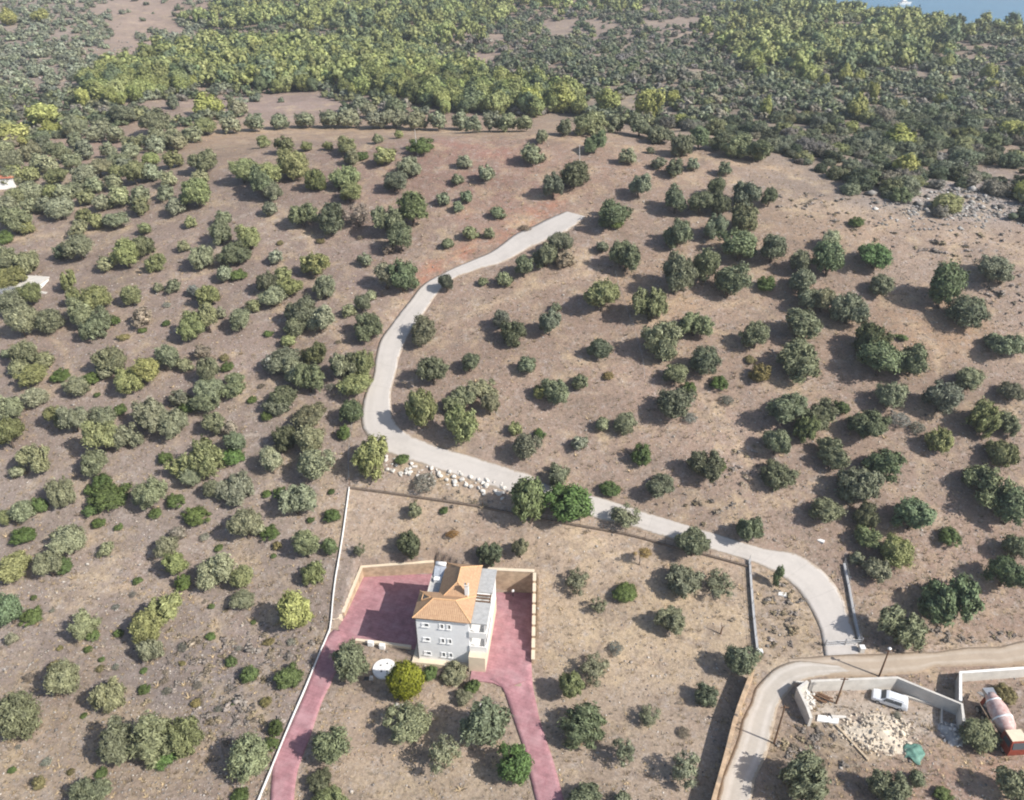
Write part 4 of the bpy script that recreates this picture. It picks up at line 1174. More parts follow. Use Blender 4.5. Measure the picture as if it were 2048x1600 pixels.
def crown(seed, nclump=18, nleaf=2400, leaf=.13, asp=.5, cr=(.30, .42), zb=-.55, core=True, shape='round', jit=.6, ic=None, spread=(.55, .72), corek=.86):
    g = np.random.default_rng(seed)
    D = unit(g.normal(size=(nclump * 6, 3))); D = D[D[:, 2] > zb][:nclump]
    # spread them apart a little
    for _ in range(25):
        d = D[:, None] - D[None]; r2 = (d ** 2).sum(-1) + .02
        D = unit(D + .012 * (d / r2[..., None] ** 1.5).sum(1))
        D[:, 2] = np.maximum(D[:, 2], zb); D = unit(D)
    C = D * g.uniform(*spread, (len(D), 1))
    if shape == 'pine':
        zt = g.uniform(-.8, .9, len(D)); rad = (1 - .45 * np.clip((zt + .2), 0, 1.2)) * g.uniform(.35, .72, len(D))
        an = g.uniform(0, 6.283, len(D)); C = np.stack([rad * np.cos(an), rad * np.sin(an), zt], 1)
    if shape == 'column':
        zt = g.uniform(-.8, .85, len(D)); an = g.uniform(0, 6.283, len(D)); rad = .55 * np.sqrt(np.clip(1 - zt ** 2, .05, 1)); C = np.stack([rad * np.cos(an), rad * np.sin(an), zt], 1)
    C[:, :2] *= 1 + g.normal(0, .08, (len(C), 1))
    if shape == 'round':
        LB = unit(g.normal(size=(6, 3)) * np.array([1, 1, .7])); amp = g.uniform(-.38, .36, 6)
        C = C * (1 + (np.clip(unit(C) @ LB.T, 0, 1) ** 3 * amp).sum(1))[:, None]
    rc = g.uniform(*cr, len(C))
    C = np.vstack([C, [[0, 0, -.05]]]); rc = np.append(rc, .52)
    V, FT = [], []
    b = 0
    iv, if_ = ic or ICO1
    if core:
        for c, r in zip(C, rc):
            V.append(c + iv * r * corek * (1 + g.normal(0, .10, (len(iv), 1)))); FT.append(if_ + b); b += len(iv)
    k = g.choice(len(C), nleaf * 3, p=rc ** 2 / (rc ** 2).sum())
    d = unit(g.normal(size=(nleaf * 3, 3)) + .5 * C[k]); p = C[k] + d * rc[k][:, None] * np.where(g.random((nleaf * 3, 1)) < .22, g.uniform(1.08, 1.6, (nleaf * 3, 1)), g.uniform(.86, 1.14, (nleaf * 3, 1)))
    dist = np.linalg.norm(p[:, None] - C[None], axis=-1) / rc[None]
    keep = (dist.min(1) > .84) & (p[:, 2] > -.95); p = p[keep][:nleaf]; d = d[keep][:nleaf]
    nrm = unit(.6 * d + .5 * unit(p) + jit * g.normal(size=p.shape) * .6 + np.array([0, 0, .15]))
    t = unit(np.cross(nrm, g.normal(size=p.shape))); bt_ = np.cross(nrm, t)
    L = leaf * g.uniform(.7, 1.3, (len(p), 1))
    q = np.stack([p - t * L, p - bt_ * L * asp, p + t * L, p + bt_ * L * asp], 1).reshape(-1, 3)
    FQ = np.arange(len(q)).reshape(-1, 4) + b
    V.append(q)
    V = np.vstack(V)
    V[:, 2] = np.maximum(V[:, 2], -.98)
    return V, (np.vstack(FT) if FT else np.zeros((0, 3), int)), FQ


def crown_mesh(name, *a, **k):
    V, FT, FQ = crown(*a, **k)
    return raw_mesh(name, V, [FT, FQ] if len(FT) else [FQ], M['leaf'])


def trunk_mesh(seed, stems=1, gnarl=.12, thick=.11):
    g = random.Random(seed); mb = MB()
    for s_ in range(stems):
        p = Vector((g.uniform(-.1, .1) * (stems > 1), g.uniform(-.1, .1) * (stems > 1), -.12)); r = thick / math.sqrt(stems)
        pts = [p]
        for k in range(3):
            p = p + Vector((g.uniform(-gnarl, gnarl), g.uniform(-gnarl, gnarl), .24)); pts.append(p)
        for k in range(3): mb.tube(pts[k], pts[k + 1], r * (1 - .2 * k), r * (1 - .2 * (k + 1)), 7)
        for k in range(3):
            a = g.uniform(0, 6.28); e = pts[-1] + Vector((math.cos(a) * .45, math.sin(a) * .45, g.uniform(.3, .6)))
            m_ = pts[-1].lerp(e, .5) + Vector((0, 0, .06))
            mb.tube(pts[-1], m_, r * .42, r * .3, 5); mb.tube(m_, e, r * .3, r * .12, 5)
    return mb.mesh("trunk", M['bark'])


OL = [crown_mesh("crown", 100 + k, nclump=22 + k % 4 * 4, nleaf=3600, leaf=.10, asp=.34, jit=1.0, cr=(.15, .36), spread=(.5, .86), corek=.74) for k in range(12)]
def lobed(seed, n, **k):
    g = np.random.default_rng(seed); Vs, Ts, Qs, b = [], [], [], 0
    a0 = g.uniform(0, 6.28)
    for i_ in range(n):
        V, FT, FQ = crown(seed * 7 + i_, **k)
        a = a0 + i_ * 6.28 / n + g.uniform(-.4, .4); rr = g.uniform(.34, .52); sc = g.uniform(.48, .70)
        Vs.append(V * np.array([sc, sc, sc * g.uniform(.9, 1.25)]) + np.array([rr * math.cos(a), rr * math.sin(a), g.uniform(-.28, .22)])); Ts.append(FT + b); Qs.append(FQ + b); b += len(V)
    V = np.vstack(Vs)
    V[:, :2] -= (np.percentile(V[:, :2], 2, axis=0) + np.percentile(V[:, :2], 98, axis=0)) / 2
    V[:, :2] *= .95 / np.percentile(np.abs(V[:, :2]), 97, axis=0); V[:, 2] *= .95 / np.percentile(np.abs(V[:, 2]), 98)
    V[:, 2] = np.maximum(V[:, 2], -1.0)
    return raw_mesh("crown", V, [np.vstack(Ts), np.vstack(Qs)], M['leaf'])


OL = OL[:6] + [lobed(840 + k, 2 + k % 3, nclump=13, nleaf=1700, leaf=.15, asp=.34, jit=1.0, cr=(.2, .42), spread=(.5, .85), corek=.74) for k in range(9)]
SP = [crown_mesh("crown", 200 + k, nclump=11 + k, nleaf=1100, leaf=.10, asp=.4, cr=(.2, .32), core=True, spread=(.5, .85), corek=.62, jit=.9) for k in range(4)]
RD = [crown_mesh("crown", 300 + k, nclump=28, nleaf=3200, leaf=.10, asp=.42, jit=.8, cr=(.17, .34), spread=(.55, .8), corek=.78) for k in range(3)]
BU = [crown_mesh("bush", 400 + k, nclump=22, nleaf=2000, leaf=.10, asp=.45, cr=(.18, .34), zb=-.15, spread=(.5, .85), corek=.78) for k in range(4)]
DRY = [crown_mesh("bush", 450 + k, nclump=12, nleaf=900, leaf=.14, asp=.22, cr=(.22, .36), core=False, zb=-.2, jit=1.4) for k in range(3)]
PI = [crown_mesh("pine", 500 + k, nclump=20, nleaf=1700, leaf=.12, asp=.5, cr=(.2, .40), zb=-.75, spread=(.5, .78)) for k in range(5)]
HEDGE = crown_mesh("crown", 600, nclump=40, nleaf=5000, leaf=.07, asp=.5, cr=(.24, .30), spread=(.66, .72), zb=-.7, jit=.5)
CLIPPED = crown_mesh("bush", 605, nclump=44, nleaf=4500, leaf=.06, asp=.5, cr=(.22, .27), spread=(.72, .74), zb=-.3, jit=.4)
TR = [trunk_mesh(k, 1 + (k % 3 == 2)) for k in range(5)]
PALETTE = {'o': (.190, .200, .120), 'g': (.225, .235, .105), 'd': (.155, .172, .098), 'D': (.130, .165, .080), 'y': (.25, .265, .10), 'b': (.105, .14, .045),
           'G': (.10, .16, .05), 'l': (.235, .242, .145), 's': (.22, .18, .135), 'p': (.235, .25, .092), 'v': (.22, .22, .175), 'h': (.20, .17, .075), 'H': (.19, .20, .02)}

# crown centres in the photograph: u v width height kind
TREES = """
15 1220 56 62 D;167 1246 56 66 l;325 1218 66 62 g;290 1250 66 66 g;300 1298 46 46 l;22 1277 26 24 l;125 1358 66 72 l;215 1385 58 62 o;35 1428 76 84 l
233 1490 62 68 o;303 1480 72 76 o;362 1468 64 78 g;494 1513 78 80 l;170 1596 76 54 o;590 1220 70 84 y;485 1200 46 40 o
698 1320 70 76 d;968 1440 92 96 d;818 1450 84 76 o;888 1506 66 80 S;655 1493 72 74 d;638 1560 48 44 o;662 1598 60 34 g;1030 1533 76 74 G;925 1394 34 26 o
1198 1212 30 30 S;1340 1240 56 54 o;1190 1335 62 46 S;1143 1373 50 60 g;1165 1452 80 74 d;1297 1432 46 34 S;1250 1505 50 58 S;1372 1535 56 58 S;1480 1320 56 62 d;1413 1388 46 44 o;1170 1592 66 42 d;1246 1600 40 20 o
1805 1255 76 78 o;1900 1198 108 88 D;1615 1558 86 88 o;1780 1576 72 68 o;1960 1470 66 60 o;2026 1570 62 74 o;1835 1555 36 34 o
22 812 58 48 o;15 866 62 60 g;62 912 62 66 l;34 940 32 30 l;110 830 50 54 g;147 836 46 56 l;210 832 54 44 l;203 872 58 62 g;250 870 48 66 o;185 922 56 54 l;300 830 56 58 l;345 846 50 50 l;405 803 60 40 o;428 842 44 40 l;455 850 36 38 s
470 882 46 40 d;405 914 72 74 g;360 930 54 50 g;381 955 36 44 o;424 976 32 52 l;470 976 66 52 l;120 980 48 62 o;300 990 66 60 o;45 1020 50 44 l;8 1035 28 60 g;135 1083 62 60 l;95 1128 48 52 l;212 1090 32 34 l;24 1132 62 54 g
330 1090 50 46 l;350 1126 46 52 y;355 1060 32 32 s;490 1050 60 60 l;430 1145 62 60 l;486 1150 48 56 g
620 832 70 52 l;552 806 50 34 o;568 872 46 50 o;618 876 58 62 l;628 926 60 66 l;543 918 46 54 l;700 824 46 46 D;740 910 66 74 y;842 815 72 78 g;925 845 66 84 g;908 805 42 36 o;980 808 36 58 o;595 1000 66 60 o;612 1086 52 56 l;660 1094 30 68 D;625 1146 40 42 g
830 1020 26 40 o;817 1086 46 54 d;718 1100 28 28 S;978 1106 46 44 o;1040 1096 32 36 o;1060 1002 80 88 y;1142 1008 86 78 G;512 1044 36 40 l
1050 892 50 62 o;1030 850 32 40 g;1206 840 32 44 o;1250 846 40 40 o;1160 886 38 30 o;1413 928 62 58 o;1320 970 56 46 o;1118 945 50 50 o;1250 1032 66 54 S;1386 1086 60 56 o;1500 1060 46 54 d;1155 1160 52 32 S;1368 1156 64 58 o;1440 1166 56 44 S;1347 806 70 60 o
1575 815 72 62 d;1640 836 56 54 d;1612 856 46 54 g;1555 886 52 50 o;1737 850 72 54 d;1880 876 44 50 g;1972 835 62 60 g;2018 846 42 40 d;2004 902 56 50 g;1665 906 56 50 d;1766 926 66 64 D;1556 946 62 50 o;1718 966 72 72 o;1970 962 92 82 d;2022 1012 72 74 D
1655 1020 62 54 o;1736 1030 46 44 o;1730 1072 50 46 g;1830 1026 76 74 D;1796 1102 64 62 g;1754 1136 50 48 o;1716 1112 32 32 o;2015 1142 62 78 D;2032 1092 60 58 d
25 436 56 54 o;53 450 32 28 g;15 408 40 30 l;118 415 48 40 l;166 426 36 34 g;192 438 36 32 g;226 440 46 34 o;160 456 36 26 l;280 410 40 34 o;288 450 28 44 g;158 490 56 52 o;122 500 34 34 d;15 515 52 48 o;55 520 42 40 l;250 506 56 54 g;285 490 38 40 o;308 520 38 38 g;210 522 40 34 l
380 440 26 26 g;366 490 26 24 l;446 432 36 32 l;440 462 42 46 o;400 510 46 48 l;500 472 48 44 g;470 506 60 40 d;450 545 36 30 o;345 560 32 40 o;315 570 22 24 o;260 588 40 40 g;385 577 28 28 v;416 586 42 42 g;136 560 32 50 g;20 556 60 36 g;58 586 40 44 g
20 602 50 48 l;40 640 52 60 l;96 640 52 44 o;150 590 38 46 g;192 596 54 50 g;165 622 56 50 l;203 640 42 44 o;185 656 46 40 d;285 632 42 22 s;385 652 46 50 g;412 636 46 58 g;440 622 26 26 l;480 636 46 44 o;505 602 32 36 g
45 706 46 48 l;86 716 42 34 l;10 702 22 24 l;35 735 40 30 g;66 746 58 44 g;220 716 56 50 o;255 756 58 50 g;290 738 50 48 g;212 745 32 26 l;152 772 52 34 l;335 712 48 46 o;366 726 30 30 o;415 742 42 50 o;405 702 36 30 s;465 766 56 40 d;70 792 48 38 l;358 797 42 26 d;420 780 60 44 l
605 430 50 46 d;662 436 58 54 d;715 430 50 40 s;776 440 56 60 d;826 416 58 64 D;800 472 50 60 d;776 492 32 26 s;540 415 36 26 o;550 506 32 36 l;628 520 56 54 g;730 516 32 30 o;770 546 56 58 o;808 550 52 60 D;648 572 38 44 o;892 566 28 34 d
565 545 40 34 g;582 574 42 40 g;530 562 40 40 l;545 592 50 40 l;605 622 60 50 o;640 640 52 48 l;590 652 40 40 o;573 672 32 40 g;628 700 44 52 g;696 612 32 40 l;726 604 36 48 o;742 586 26 26 l;735 650 50 54 d;570 722 70 50 o;592 742 50 48 l;616 756 54 54 d;540 728 40 34 v;565 792 46 44 d
690 730 56 50 o;725 720 40 54 g;712 768 60 44 g;850 662 60 48 o;867 740 56 58 d;942 722 38 40 d;1000 636 42 40 o;1025 666 46 44 d;965 776 56 40 l;925 790 44 36 o;993 415 30 36 d;915 412 26 20 d;938 458 32 36 o;978 460 24 32 o;896 484 28 22 d;1006 555 36 34 d;965 560 22 20 d
1230 420 68 60 d;1050 530 42 44 d;1090 510 46 44 d;1120 486 46 44 o;1130 516 42 34 s;1206 486 28 40 o;1250 511 56 54 d;1205 592 62 58 g;1300 606 66 64 d;1112 608 24 26 d;1100 646 40 52 o;1200 696 42 38 d;1055 730 42 30 d;1326 680 66 72 o;1390 650 60 46 d;1410 720 56 54 o;1350 745 52 40 d
1080 776 34 36 g;1115 780 56 50 d;1160 756 36 40 d;1355 546 66 84 o;1412 526 56 72 d;1460 560 62 64 d;1355 466 56 50 d;1430 452 40 48 d;1352 402 50 44 d;1402 406 50 44 d;1442 404 40 42 d;1490 432 46 54 o;1480 490 70 58 D;1545 492 56 58 d;1512 665 60 58 d
1602 522 42 66 o;1660 515 66 68 D;1602 562 56 48 o;1662 478 40 36 l;1752 512 60 46 G;1602 642 76 68 d;1622 592 56 44 o;1648 600 44 44 o;1702 612 62 64 o;1762 566 52 40 o;1890 570 72 78 D;1936 622 70 58 d;1990 536 80 54 o;1602 720 76 64 d;1746 672 66 64 d;1762 716 76 68 D;1826 722 64 60 d
2012 690 66 48 d;1780 790 52 50 o;1886 790 72 68 d;1942 756 56 48 o;2022 782 50 40 o
525 280 32 26 g;570 290 42 30 g;612 284 26 30 g;656 286 24 24 g;696 290 50 30 g;755 272 24 24 o;586 326 64 50 g;536 346 50 44 g;525 366 50 48 d;486 340 50 44 g;632 356 36 40 g;690 350 58 40 g;700 382 52 36 g;545 380 40 36 o;770 312 50 26 g;704 316 36 24 o;820 332 44 34 o;790 360 56 40 o;826 392 32 30 d;928 320 34 28 l;972 346 38 30 o;915 356 28 22 d;886 396 30 26 d;932 390 28 26 d;798 268 22 14 g
1190 287 44 32 d;1255 312 38 28 o;1365 286 44 44 o;1300 297 16 16 o;1320 325 30 22 o;1386 325 30 26 o;1350 336 42 30 d;1450 334 32 28 d;1436 370 42 42 d;1280 372 42 40 o;1150 346 56 48 d;1106 370 42 44 o;1060 312 46 30 o;1083 272 30 24 o;1490 388 54 48 o;1540 390 36 40 d;1130 254 36 28 o
410 322 50 40 o;270 346 46 40 g;335 352 38 34 l;390 382 52 56 g;280 386 42 34 l;165 350 54 40 l;112 352 48 36 g;186 366 40 32 l;62 382 48 34 l;102 376 40 34 g;30 392 46 32 g;200 335 46 34 l;236 322 44 34 l;148 376 40 30 o;345 318 44 30 g;300 318 34 24 y;226 360 40 34 l;240 395 44 30 l;330 380 36 30 o;90 410 40 30 l;350 410 40 34 o;400 350 36 28 l
245 226 54 32 l;120 302 40 40 o;200 246 42 34 o;310 246 60 44 l;345 202 30 26 o;475 212 40 34 o;150 250 40 40 o;330 275 60 34 l;230 266 40 34 l;270 280 50 34 l;60 300 46 34 l;20 320 48 34 l;80 322 44 32 l;30 350 44 30 g;385 268 44 26 l;410 250 50 30 g;460 250 44 26 l;510 248 40 26 l;560 243 40 26 o;610 240 44 28 o;660 240 44 28 o;700 238 46 30 l;750 240 46 30 l;790 236 46 34 l;835 242 44 30 l;875 240 40 34 o;920 238 40 34 o;945 245 36 34 d;985 240 36 30 o;1015 242 36 28 o;1050 246 36 28 o;790 215 46 30 d;720 205 40 34 o;740 222 36 24 l;1180 246 60 34 l;1230 246 40 30 o;1280 252 46 34 o;1320 265 50 34 o;1400 275 46 40 D;1440 275 50 40 d;1480 292 56 40 d;1520 300 50 40 d
"""
TREES += """
140 322 44 34 l;168 300 44 32 o;100 330 40 30 l;20 350 46 34 l;60 345 42 32 g;130 385 40 30 l;170 392 40 30 g;205 405 38 28 l;250 330 40 30 o;300 345 38 30 l;215 300 36 26 o;260 300 40 28 l;310 290 40 26 o;355 285 40 26 l;15 430 36 30 g;60 412 38 28 l;230 342 34 28 g;360 400 34 28 l;190 268 40 28 o;150 282 38 26 l;90 290 40 30 o;10 300 44 32 l
"""
BUSHES = """
65 1231 42 36 b;187 1269 26 22 b;110 1330 22 26 h;328 1512 56 40 G;80 1565 26 28 h;480 1592 36 28 b;500 1350 36 36 b;575 1355 50 48 b;553 1455 30 38 b;542 1486 28 22 b;860 1345 30 34 b;910 1350 54 40 v;886 1346 28 24 s;946 1372 30 32 b
1250 1184 52 40 b;1885 1588 36 30 b;240 818 28 20 b;375 812 32 22 b;463 915 52 32 G;330 915 30 26 b;205 962 40 26 b;214 990 68 24 b;180 980 24 22 b;187 1018 36 26 b;195 1046 26 22 b;350 1000 36 30 b;312 1026 26 20 b;390 1030 52 42 b;78 1010 32 36 b;45 1070 46 38 b;130 1132 32 38 b;368 1166 30 38 b
532 832 20 20 b;688 868 28 36 b;562 985 26 24 b;663 1030 36 28 b;541 1064 36 26 b;850 965 52 44 v;805 917 26 20 b;888 1020 18 12 b;1078 868 22 26 b;1285 910 40 46 b;1440 930 26 50 b;1217 977 42 28 b;1685 815 30 32 b;1800 838 46 36 v;1900 1072 46 30 b;10 475 36 30 b;475 550 32 24 b;230 640 18 30 b;122 752 38 26 b;180 757 34 28 b;450 715 20 16 h;456 734 26 18 b;470 782 24 14 b;505 800 20 14 b;1380 776 28 24 b;1440 765 36 24 b;1218 752 22 12 h;1535 568 40 34 b;1523 748 44 42 h;1500 718 22 12 h;1805 675 22 12 b;845 291 50 34 b;722 312 26 20 b;1230 447 28 12 b;1715 445 30 20 b
1232 1297 34 26 v;1368 1465 28 16 s;1795 1430 18 14 v;2010 1385 44 26 h;1455 800 28 22 v;1120 745 0 0 b;640 482 16 9 h;560 485 14 10 h;690 485 0 0 b;620 1040 16 12 b;720 475 16 10 s;1380 835 30 20 v;1835 855 36 30 v;1050 455 22 10 s
"""


def parse(t):
    out = []
    for r_ in t.replace('\n', ';').split(';'):
        p = r_.split()
        if len(p) == 5 and float(p[2]) > 0: out.append((float(p[0]), float(p[1]), float(p[2]), float(p[3]), p[4]))
    return out


SPECIAL = {
    (590, 1220): "bright yellow-green round tree just left of the boundary wall", (740, 910): "bright yellow-green tree inside the corner where boundary wall meets the road bend",
    (698, 1320): "dark olive tree shading the pink driveway, nearest the low courtyard wall", (968, 1440): "largest dark olive tree in the villa's front garden, left of the pink path",
    (818, 1450): "spreading olive tree in the front garden below the golden hedge", (888, 1506): "thin see-through olive tree in the front garden between two fuller ones",
    (655, 1493): "olive tree on the right edge of the pink driveway, casting shadow on it", (638, 1560): "small olive beside the driveway, second from the bottom of the photo",
    (662, 1598): "bright olive tree at the bottom edge just right of the pink driveway", (1030, 1533): "vivid green leafy tree touching the left edge of the pink path",
    (925, 1394): "little grey shrubby olive between silver bush and big dark olive", (1142, 1008): "vivid green broad-leaved tree standing against the concrete road, right one of a pair",
    (1060, 1002): "yellowish olive tree standing against the concrete road, left one of a pair", (1250, 1032): "thin grey olive tree overhanging the concrete road by the wire fence",
    (1386, 1086): "olive tree overlapping the lower edge of the concrete road", (892, 566): "small tree at the narrow bend casting its shadow across the road",
    (808, 550): "smooth dark green round tree just left of the road's narrow bend", (1230, 420): "big dark olive tree beyond the upper end of the concrete road",
    (1480, 1320): "olive tree growing at the upper end of the tall tan wall", (1143, 1373): "bright green tree right of the pink path's upper end",
    (1165, 1452): "dark spreading olive right of the pink path, halfway down it", (1198, 1212): "thin young olive on the straw left of the round clipped bush",
    (1340, 1240): "olive tree on the straw right of the round clipped bush", (1190, 1335): "sparse wide olive behind the bright green tree by the path",
    (817, 1086): "dark olive tree behind the left courtyard's back wall", (978, 1106): "olive in a planter right behind the villa roof",
    (1040, 1096): "small olive behind the right courtyard's tall wall", (830, 1020): "small slim olive below the white boulder bank",
    (718, 1100): "wispy young olive just inside the white boundary wall", (842, 815): "yellow-green olive inside the big road bend, nearest the road",
    (925, 845): "tall bright olive inside the big road bend, lower of two", (850, 662): "olive leaning over the right edge of the road on the straight climb",
    (1960, 1470): "olive tree with crown beside the cement mixer truck", (1805, 1255): "round olive right of the metal gate, behind the lamp pole",
    (1900, 1198): "very wide dark green tree above the dirt track on the right", (1615, 1558): "large olive right of the gravel track at the bottom",
    (1780, 1576): "olive tree at the bottom edge below the rubble heap", (2026, 1570): "olive tree in the bottom right corner", (1190, 287): "lone umbrella shaped tree with visible trunk on the bare crest",
    (1440, 1166): "sparse olive at the villa plot's grey fence", (1368, 1156): "full olive left of the sparse one by the grey fence",
    (1155, 1160): "sparse low olive right of the right courtyard's back wall"}
SIZEW = [(38, "small"), (58, "medium"), (999, "large")]
HUE = {'o': 'grey-green', 'g': 'yellow-green', 'd': 'dark green', 'D': 'deep green', 'l': 'silvery green', 'y': 'bright yellow-green', 'G': 'vivid green', 's': 'brownish', 'v': 'pale grey', 'S': 'thin grey-green', 'b': 'glossy green', 'h': 'olive-brown', 'H': 'golden'}


def zone_of(u, v):
    if v < 262 and u < 1560 or (u < 350 and v < 330): return "beyond the crest"
    if u > 1520 and v > 1290: return "around the building yard"
    if 690 < u < 1510 and v > 985 + max(0, (u - 900) * .22): return "in the villa plot"
    if 780 < u and v > 560 and u < 1300 and v < 985 + (u - 900) * .2: return "inside the road bend"
    if u >= 1300 or (u > 1180 and v > 440): return "on the right slope"
    if v < 420: return "on the hilltop"
    return "in the left grove"


ONES = "zero one two three four five six seven eight nine ten eleven twelve thirteen fourteen fifteen sixteen seventeen eighteen nineteen".split()
TENS = "x x twenty thirty forty fifty sixty seventy eighty ninety".split()


def words(n):
    n = max(0, min(99, int(n)))
    return ONES[n] if n < 20 else TENS[n // 10] + ("-" + ONES[n % 10] if n % 10 else "")


def pos_words(u, v): return "%s percent across and %s down" % (words(round(u / 20.48)), words(round(v / 16.0)))


def place_all(items, fac):
    u = np.array([t[0] for t in items]); v = np.array([t[1] for t in items]); wd = np.array([t[2] for t in items]); h = np.array([t[3] for t in items])
    x, y, d = at(u, v)
    th = PITCH + np.arctan((v - 800) / F)
    for _ in range(3):
        r = .5 * wd * d / F
        hh = .5 * h * d / F
        c2 = (hh ** 2 - (r * np.sin(th)) ** 2) / np.cos(th) ** 2
        c = np.clip(np.sqrt(np.maximum(c2, 0)), .62 * r, 1.2 * r)
        hc = c * fac
        x, y, d = at(u, v, hc)
    return x, y, hgt(x, y), r, c, hc


used = {}


def uniq(label):
    used[label] = used.get(label, 0) + 1
    return label


def shade(c, g, amt=.13):
    k = 1 + g.normal(0, amt)
    return (max(.01, c[0] * k * (1 + g.normal(0, .035))), max(.01, c[1] * k), max(.008, c[2] * k * (1 + g.normal(0, .06))), 1)


T_ = parse(TREES)
x, y, z, r, c, hc = place_all(T_, 1.2)
TPOS = (x, y, z, r)
vg = np.random.default_rng(11)
seen_lab = set()
areas = sorted([(wd * h, k) for k, (u, v, wd, h, kd) in enumerate(T_) if kd in 'ogdlDSsv'], reverse=True)
FAR_OL = set(k for _, k in areas[285:] if (int(T_[k][0]), int(T_[k][1])) not in SPECIAL)
for k, (u, v, wd, h, kd) in enumerate(T_):
    if k in FAR_OL: continue
    sp = SPECIAL.get((int(u), int(v)))
    name = "olive_tree" if kd in 'ogdlDSsv' else "leafy_tree"
    zn = zone_of(u, v)
    lab = sp or "%s olive %s, %s" % (HUE[kd] if wd < 58 else "large " + HUE[kd], zn, pos_words(u, v))
    if not sp and name == "leafy_tree": lab = lab.replace(" olive ", " tree ")
    if lab in seen_lab: lab = "smaller " + lab.replace("large ", "")
    seen_lab.add(lab)
    o = bpy.data.objects.new(name, None); o.empty_display_size = .2; o.location = (x[k], y[k], z[k]); o.rotation_euler = (0, 0, vg.uniform(0, 6.28)); link(o)
    tag(o, lab, "olive tree" if name == "olive_tree" else "tree", "olive trees " + zn if name == "olive_tree" else None)
    lib = SP if kd in 'Ss' else (RD if (kd in 'GyD' and wd < 90) else OL)
    cr = link(bpy.data.objects.new("crown", lib[int(vg.integers(len(lib)))]), o)
    cr.location = (0, 0, hc[k]); cr.scale = (r[k] * vg.uniform(.92, 1.14), r[k] * vg.uniform(.88, 1.1), c[k] * vg.uniform(.9, 1.1)); cr.rotation_euler = (vg.uniform(-.22, .22), vg.uniform(-.22, .22), vg.uniform(0, 6.28))
    cr.color = shade(PALETTE['o' if kd == 'S' else kd], vg, .15)
    tk = link(bpy.data.objects.new("trunk", TR[int(vg.integers(len(TR)))]), o)
    tk.scale = (r[k] * 1.0, r[k] * 1.0, hc[k] * (1.0))

B_ = parse(BUSHES)
_bg = np.random.default_rng(77)
for _k in range(400):
    uu, vv = _bg.uniform(5, 720), _bg.uniform(430, 1560)
    if len(B_) > 190: break
    if uu > 690 - max(0, vv - 970) * .28 or any(abs(uu - t[0]) < (t[2] + 22) * .55 and abs(vv - t[1]) < (t[3] + 18) * .6 for t in T_ + B_): continue
    sz = _bg.uniform(11, 24); B_.append((uu, vv, sz, sz * .7, 'bhsbv'[int(_bg.integers(5))]))
x, y, z, r, c, hc = place_all(B_, .72)
BSP = {(910, 1350): "silver-grey leafy bush against the foot of the villa", (946, 1372): "small yellow-green bush at the villa's front corner by the pink courtyard", (1250, 1184): "smooth round clipped green bush on the straw right of the villa",
       (860, 1345): "green shrub leaning on the right side of the golden hedge", (850, 965): "grey leafless bush in front of the white boulder bank", (1232, 1297): "grey pile of cut branches on the straw right of the villa", (845, 291): "dark green low bush on the hilltop beside the pale pole"}
for k, (u, v, wd, h, kd) in enumerate(B_):
    lib = DRY if kd in 'sv' and (u, v) != (910, 1350) else BU
    if (u, v) == (910, 1350): kd = 'l'
    o = link(bpy.data.objects.new("bush", CLIPPED if (u, v) == (1250, 1184) else lib[int(vg.integers(len(lib)))]))
    o.location = (x[k], y[k], z[k] + hc[k] * .9); o.scale = (r[k], r[k] * vg.uniform(.85, 1.05), c[k]); o.rotation_euler = (0, 0, vg.uniform(0, 6.28))
    o.color = shade(PALETTE[kd], vg, .1)
    lab = BSP.get((int(u), int(v))) or "%s low bush %s, %s" % (HUE[kd], zone_of(u, v), pos_words(u, v))
    if lab in seen_lab: lab = lab.replace("low bush", "smaller low bush")
    if lab in seen_lab: lab = lab.replace("smaller low bush", "smallest low bush")
    seen_lab.add(lab)
    tag(o, lab, "bush", "low green bushes among the olives" if kd == 'b' else None)

# the golden hedge, the young cypress, the sapling and the dead stump
gx_, gy_, _ = at1(812, 1400)
hd = empty("golden_hedge", (gx_, gy_, gz(gx_, gy_)), 0, "tall clipped golden-green hedge tree in front of the villa", "hedge tree")
cr = link(bpy.data.objects.new("crown", HEDGE), hd); cr.scale = (2.4, 2.0, 3.4); cr.location = (.2, .6, 3.2); cr.color = (*PALETTE['H'], 1)
tk = link(bpy.data.objects.new("trunk", TR[0]), hd); tk.scale = (1.6, 1.6, 2.2)
x_, y_, z_ = at1(1551, 1172)
cy_ = empty("young_cypress", (x_, y_, z_), 0, "slim young cypress at the inner edge of the lower road bend", "tree")
cr = link(bpy.data.objects.new("crown", crown_mesh("crown", 640, nclump=18, nleaf=1200, shape='column', cr=(.22, .3), leaf=.1)), cy_); cr.scale = (.85, .85, 2.0); cr.location = (0, 0, 2.2); cr.color = (*PALETTE['D'], 1)
tk = link(bpy.data.objects.new("trunk", TR[1]), cy_); tk.scale = (.6, .6, 1.2)
x_, y_, z_ = at1(1279, 1130)
sp_ = empty("orange_sapling", (x_, y_, z_), 0, "young tree with pale orange leaves and bare trunk on the straw", "tree")
cr = link(bpy.data.objects.new("crown", SP[0]), sp_); cr.scale = (1.3, 1.1, .7); cr.location = (.5, 0, 2.6); cr.color = (.28, .2, .08, 1)
tk = link(bpy.data.objects.new("trunk", TR[3]), sp_); tk.scale = (.9, .9, 2.4)
x_, y_, z_ = at1(905, 1076)
ds = empty("withered_shrub", (x_, y_, z_), 0, "withered orange shrub on the bare ground behind the villa", "shrub")
cr = link(bpy.data.objects.new("crown", DRY[0]), ds); cr.scale = (1.1, .8, .6); cr.location = (0, 0, .8); cr.color = (.26, .15, .05, 1)
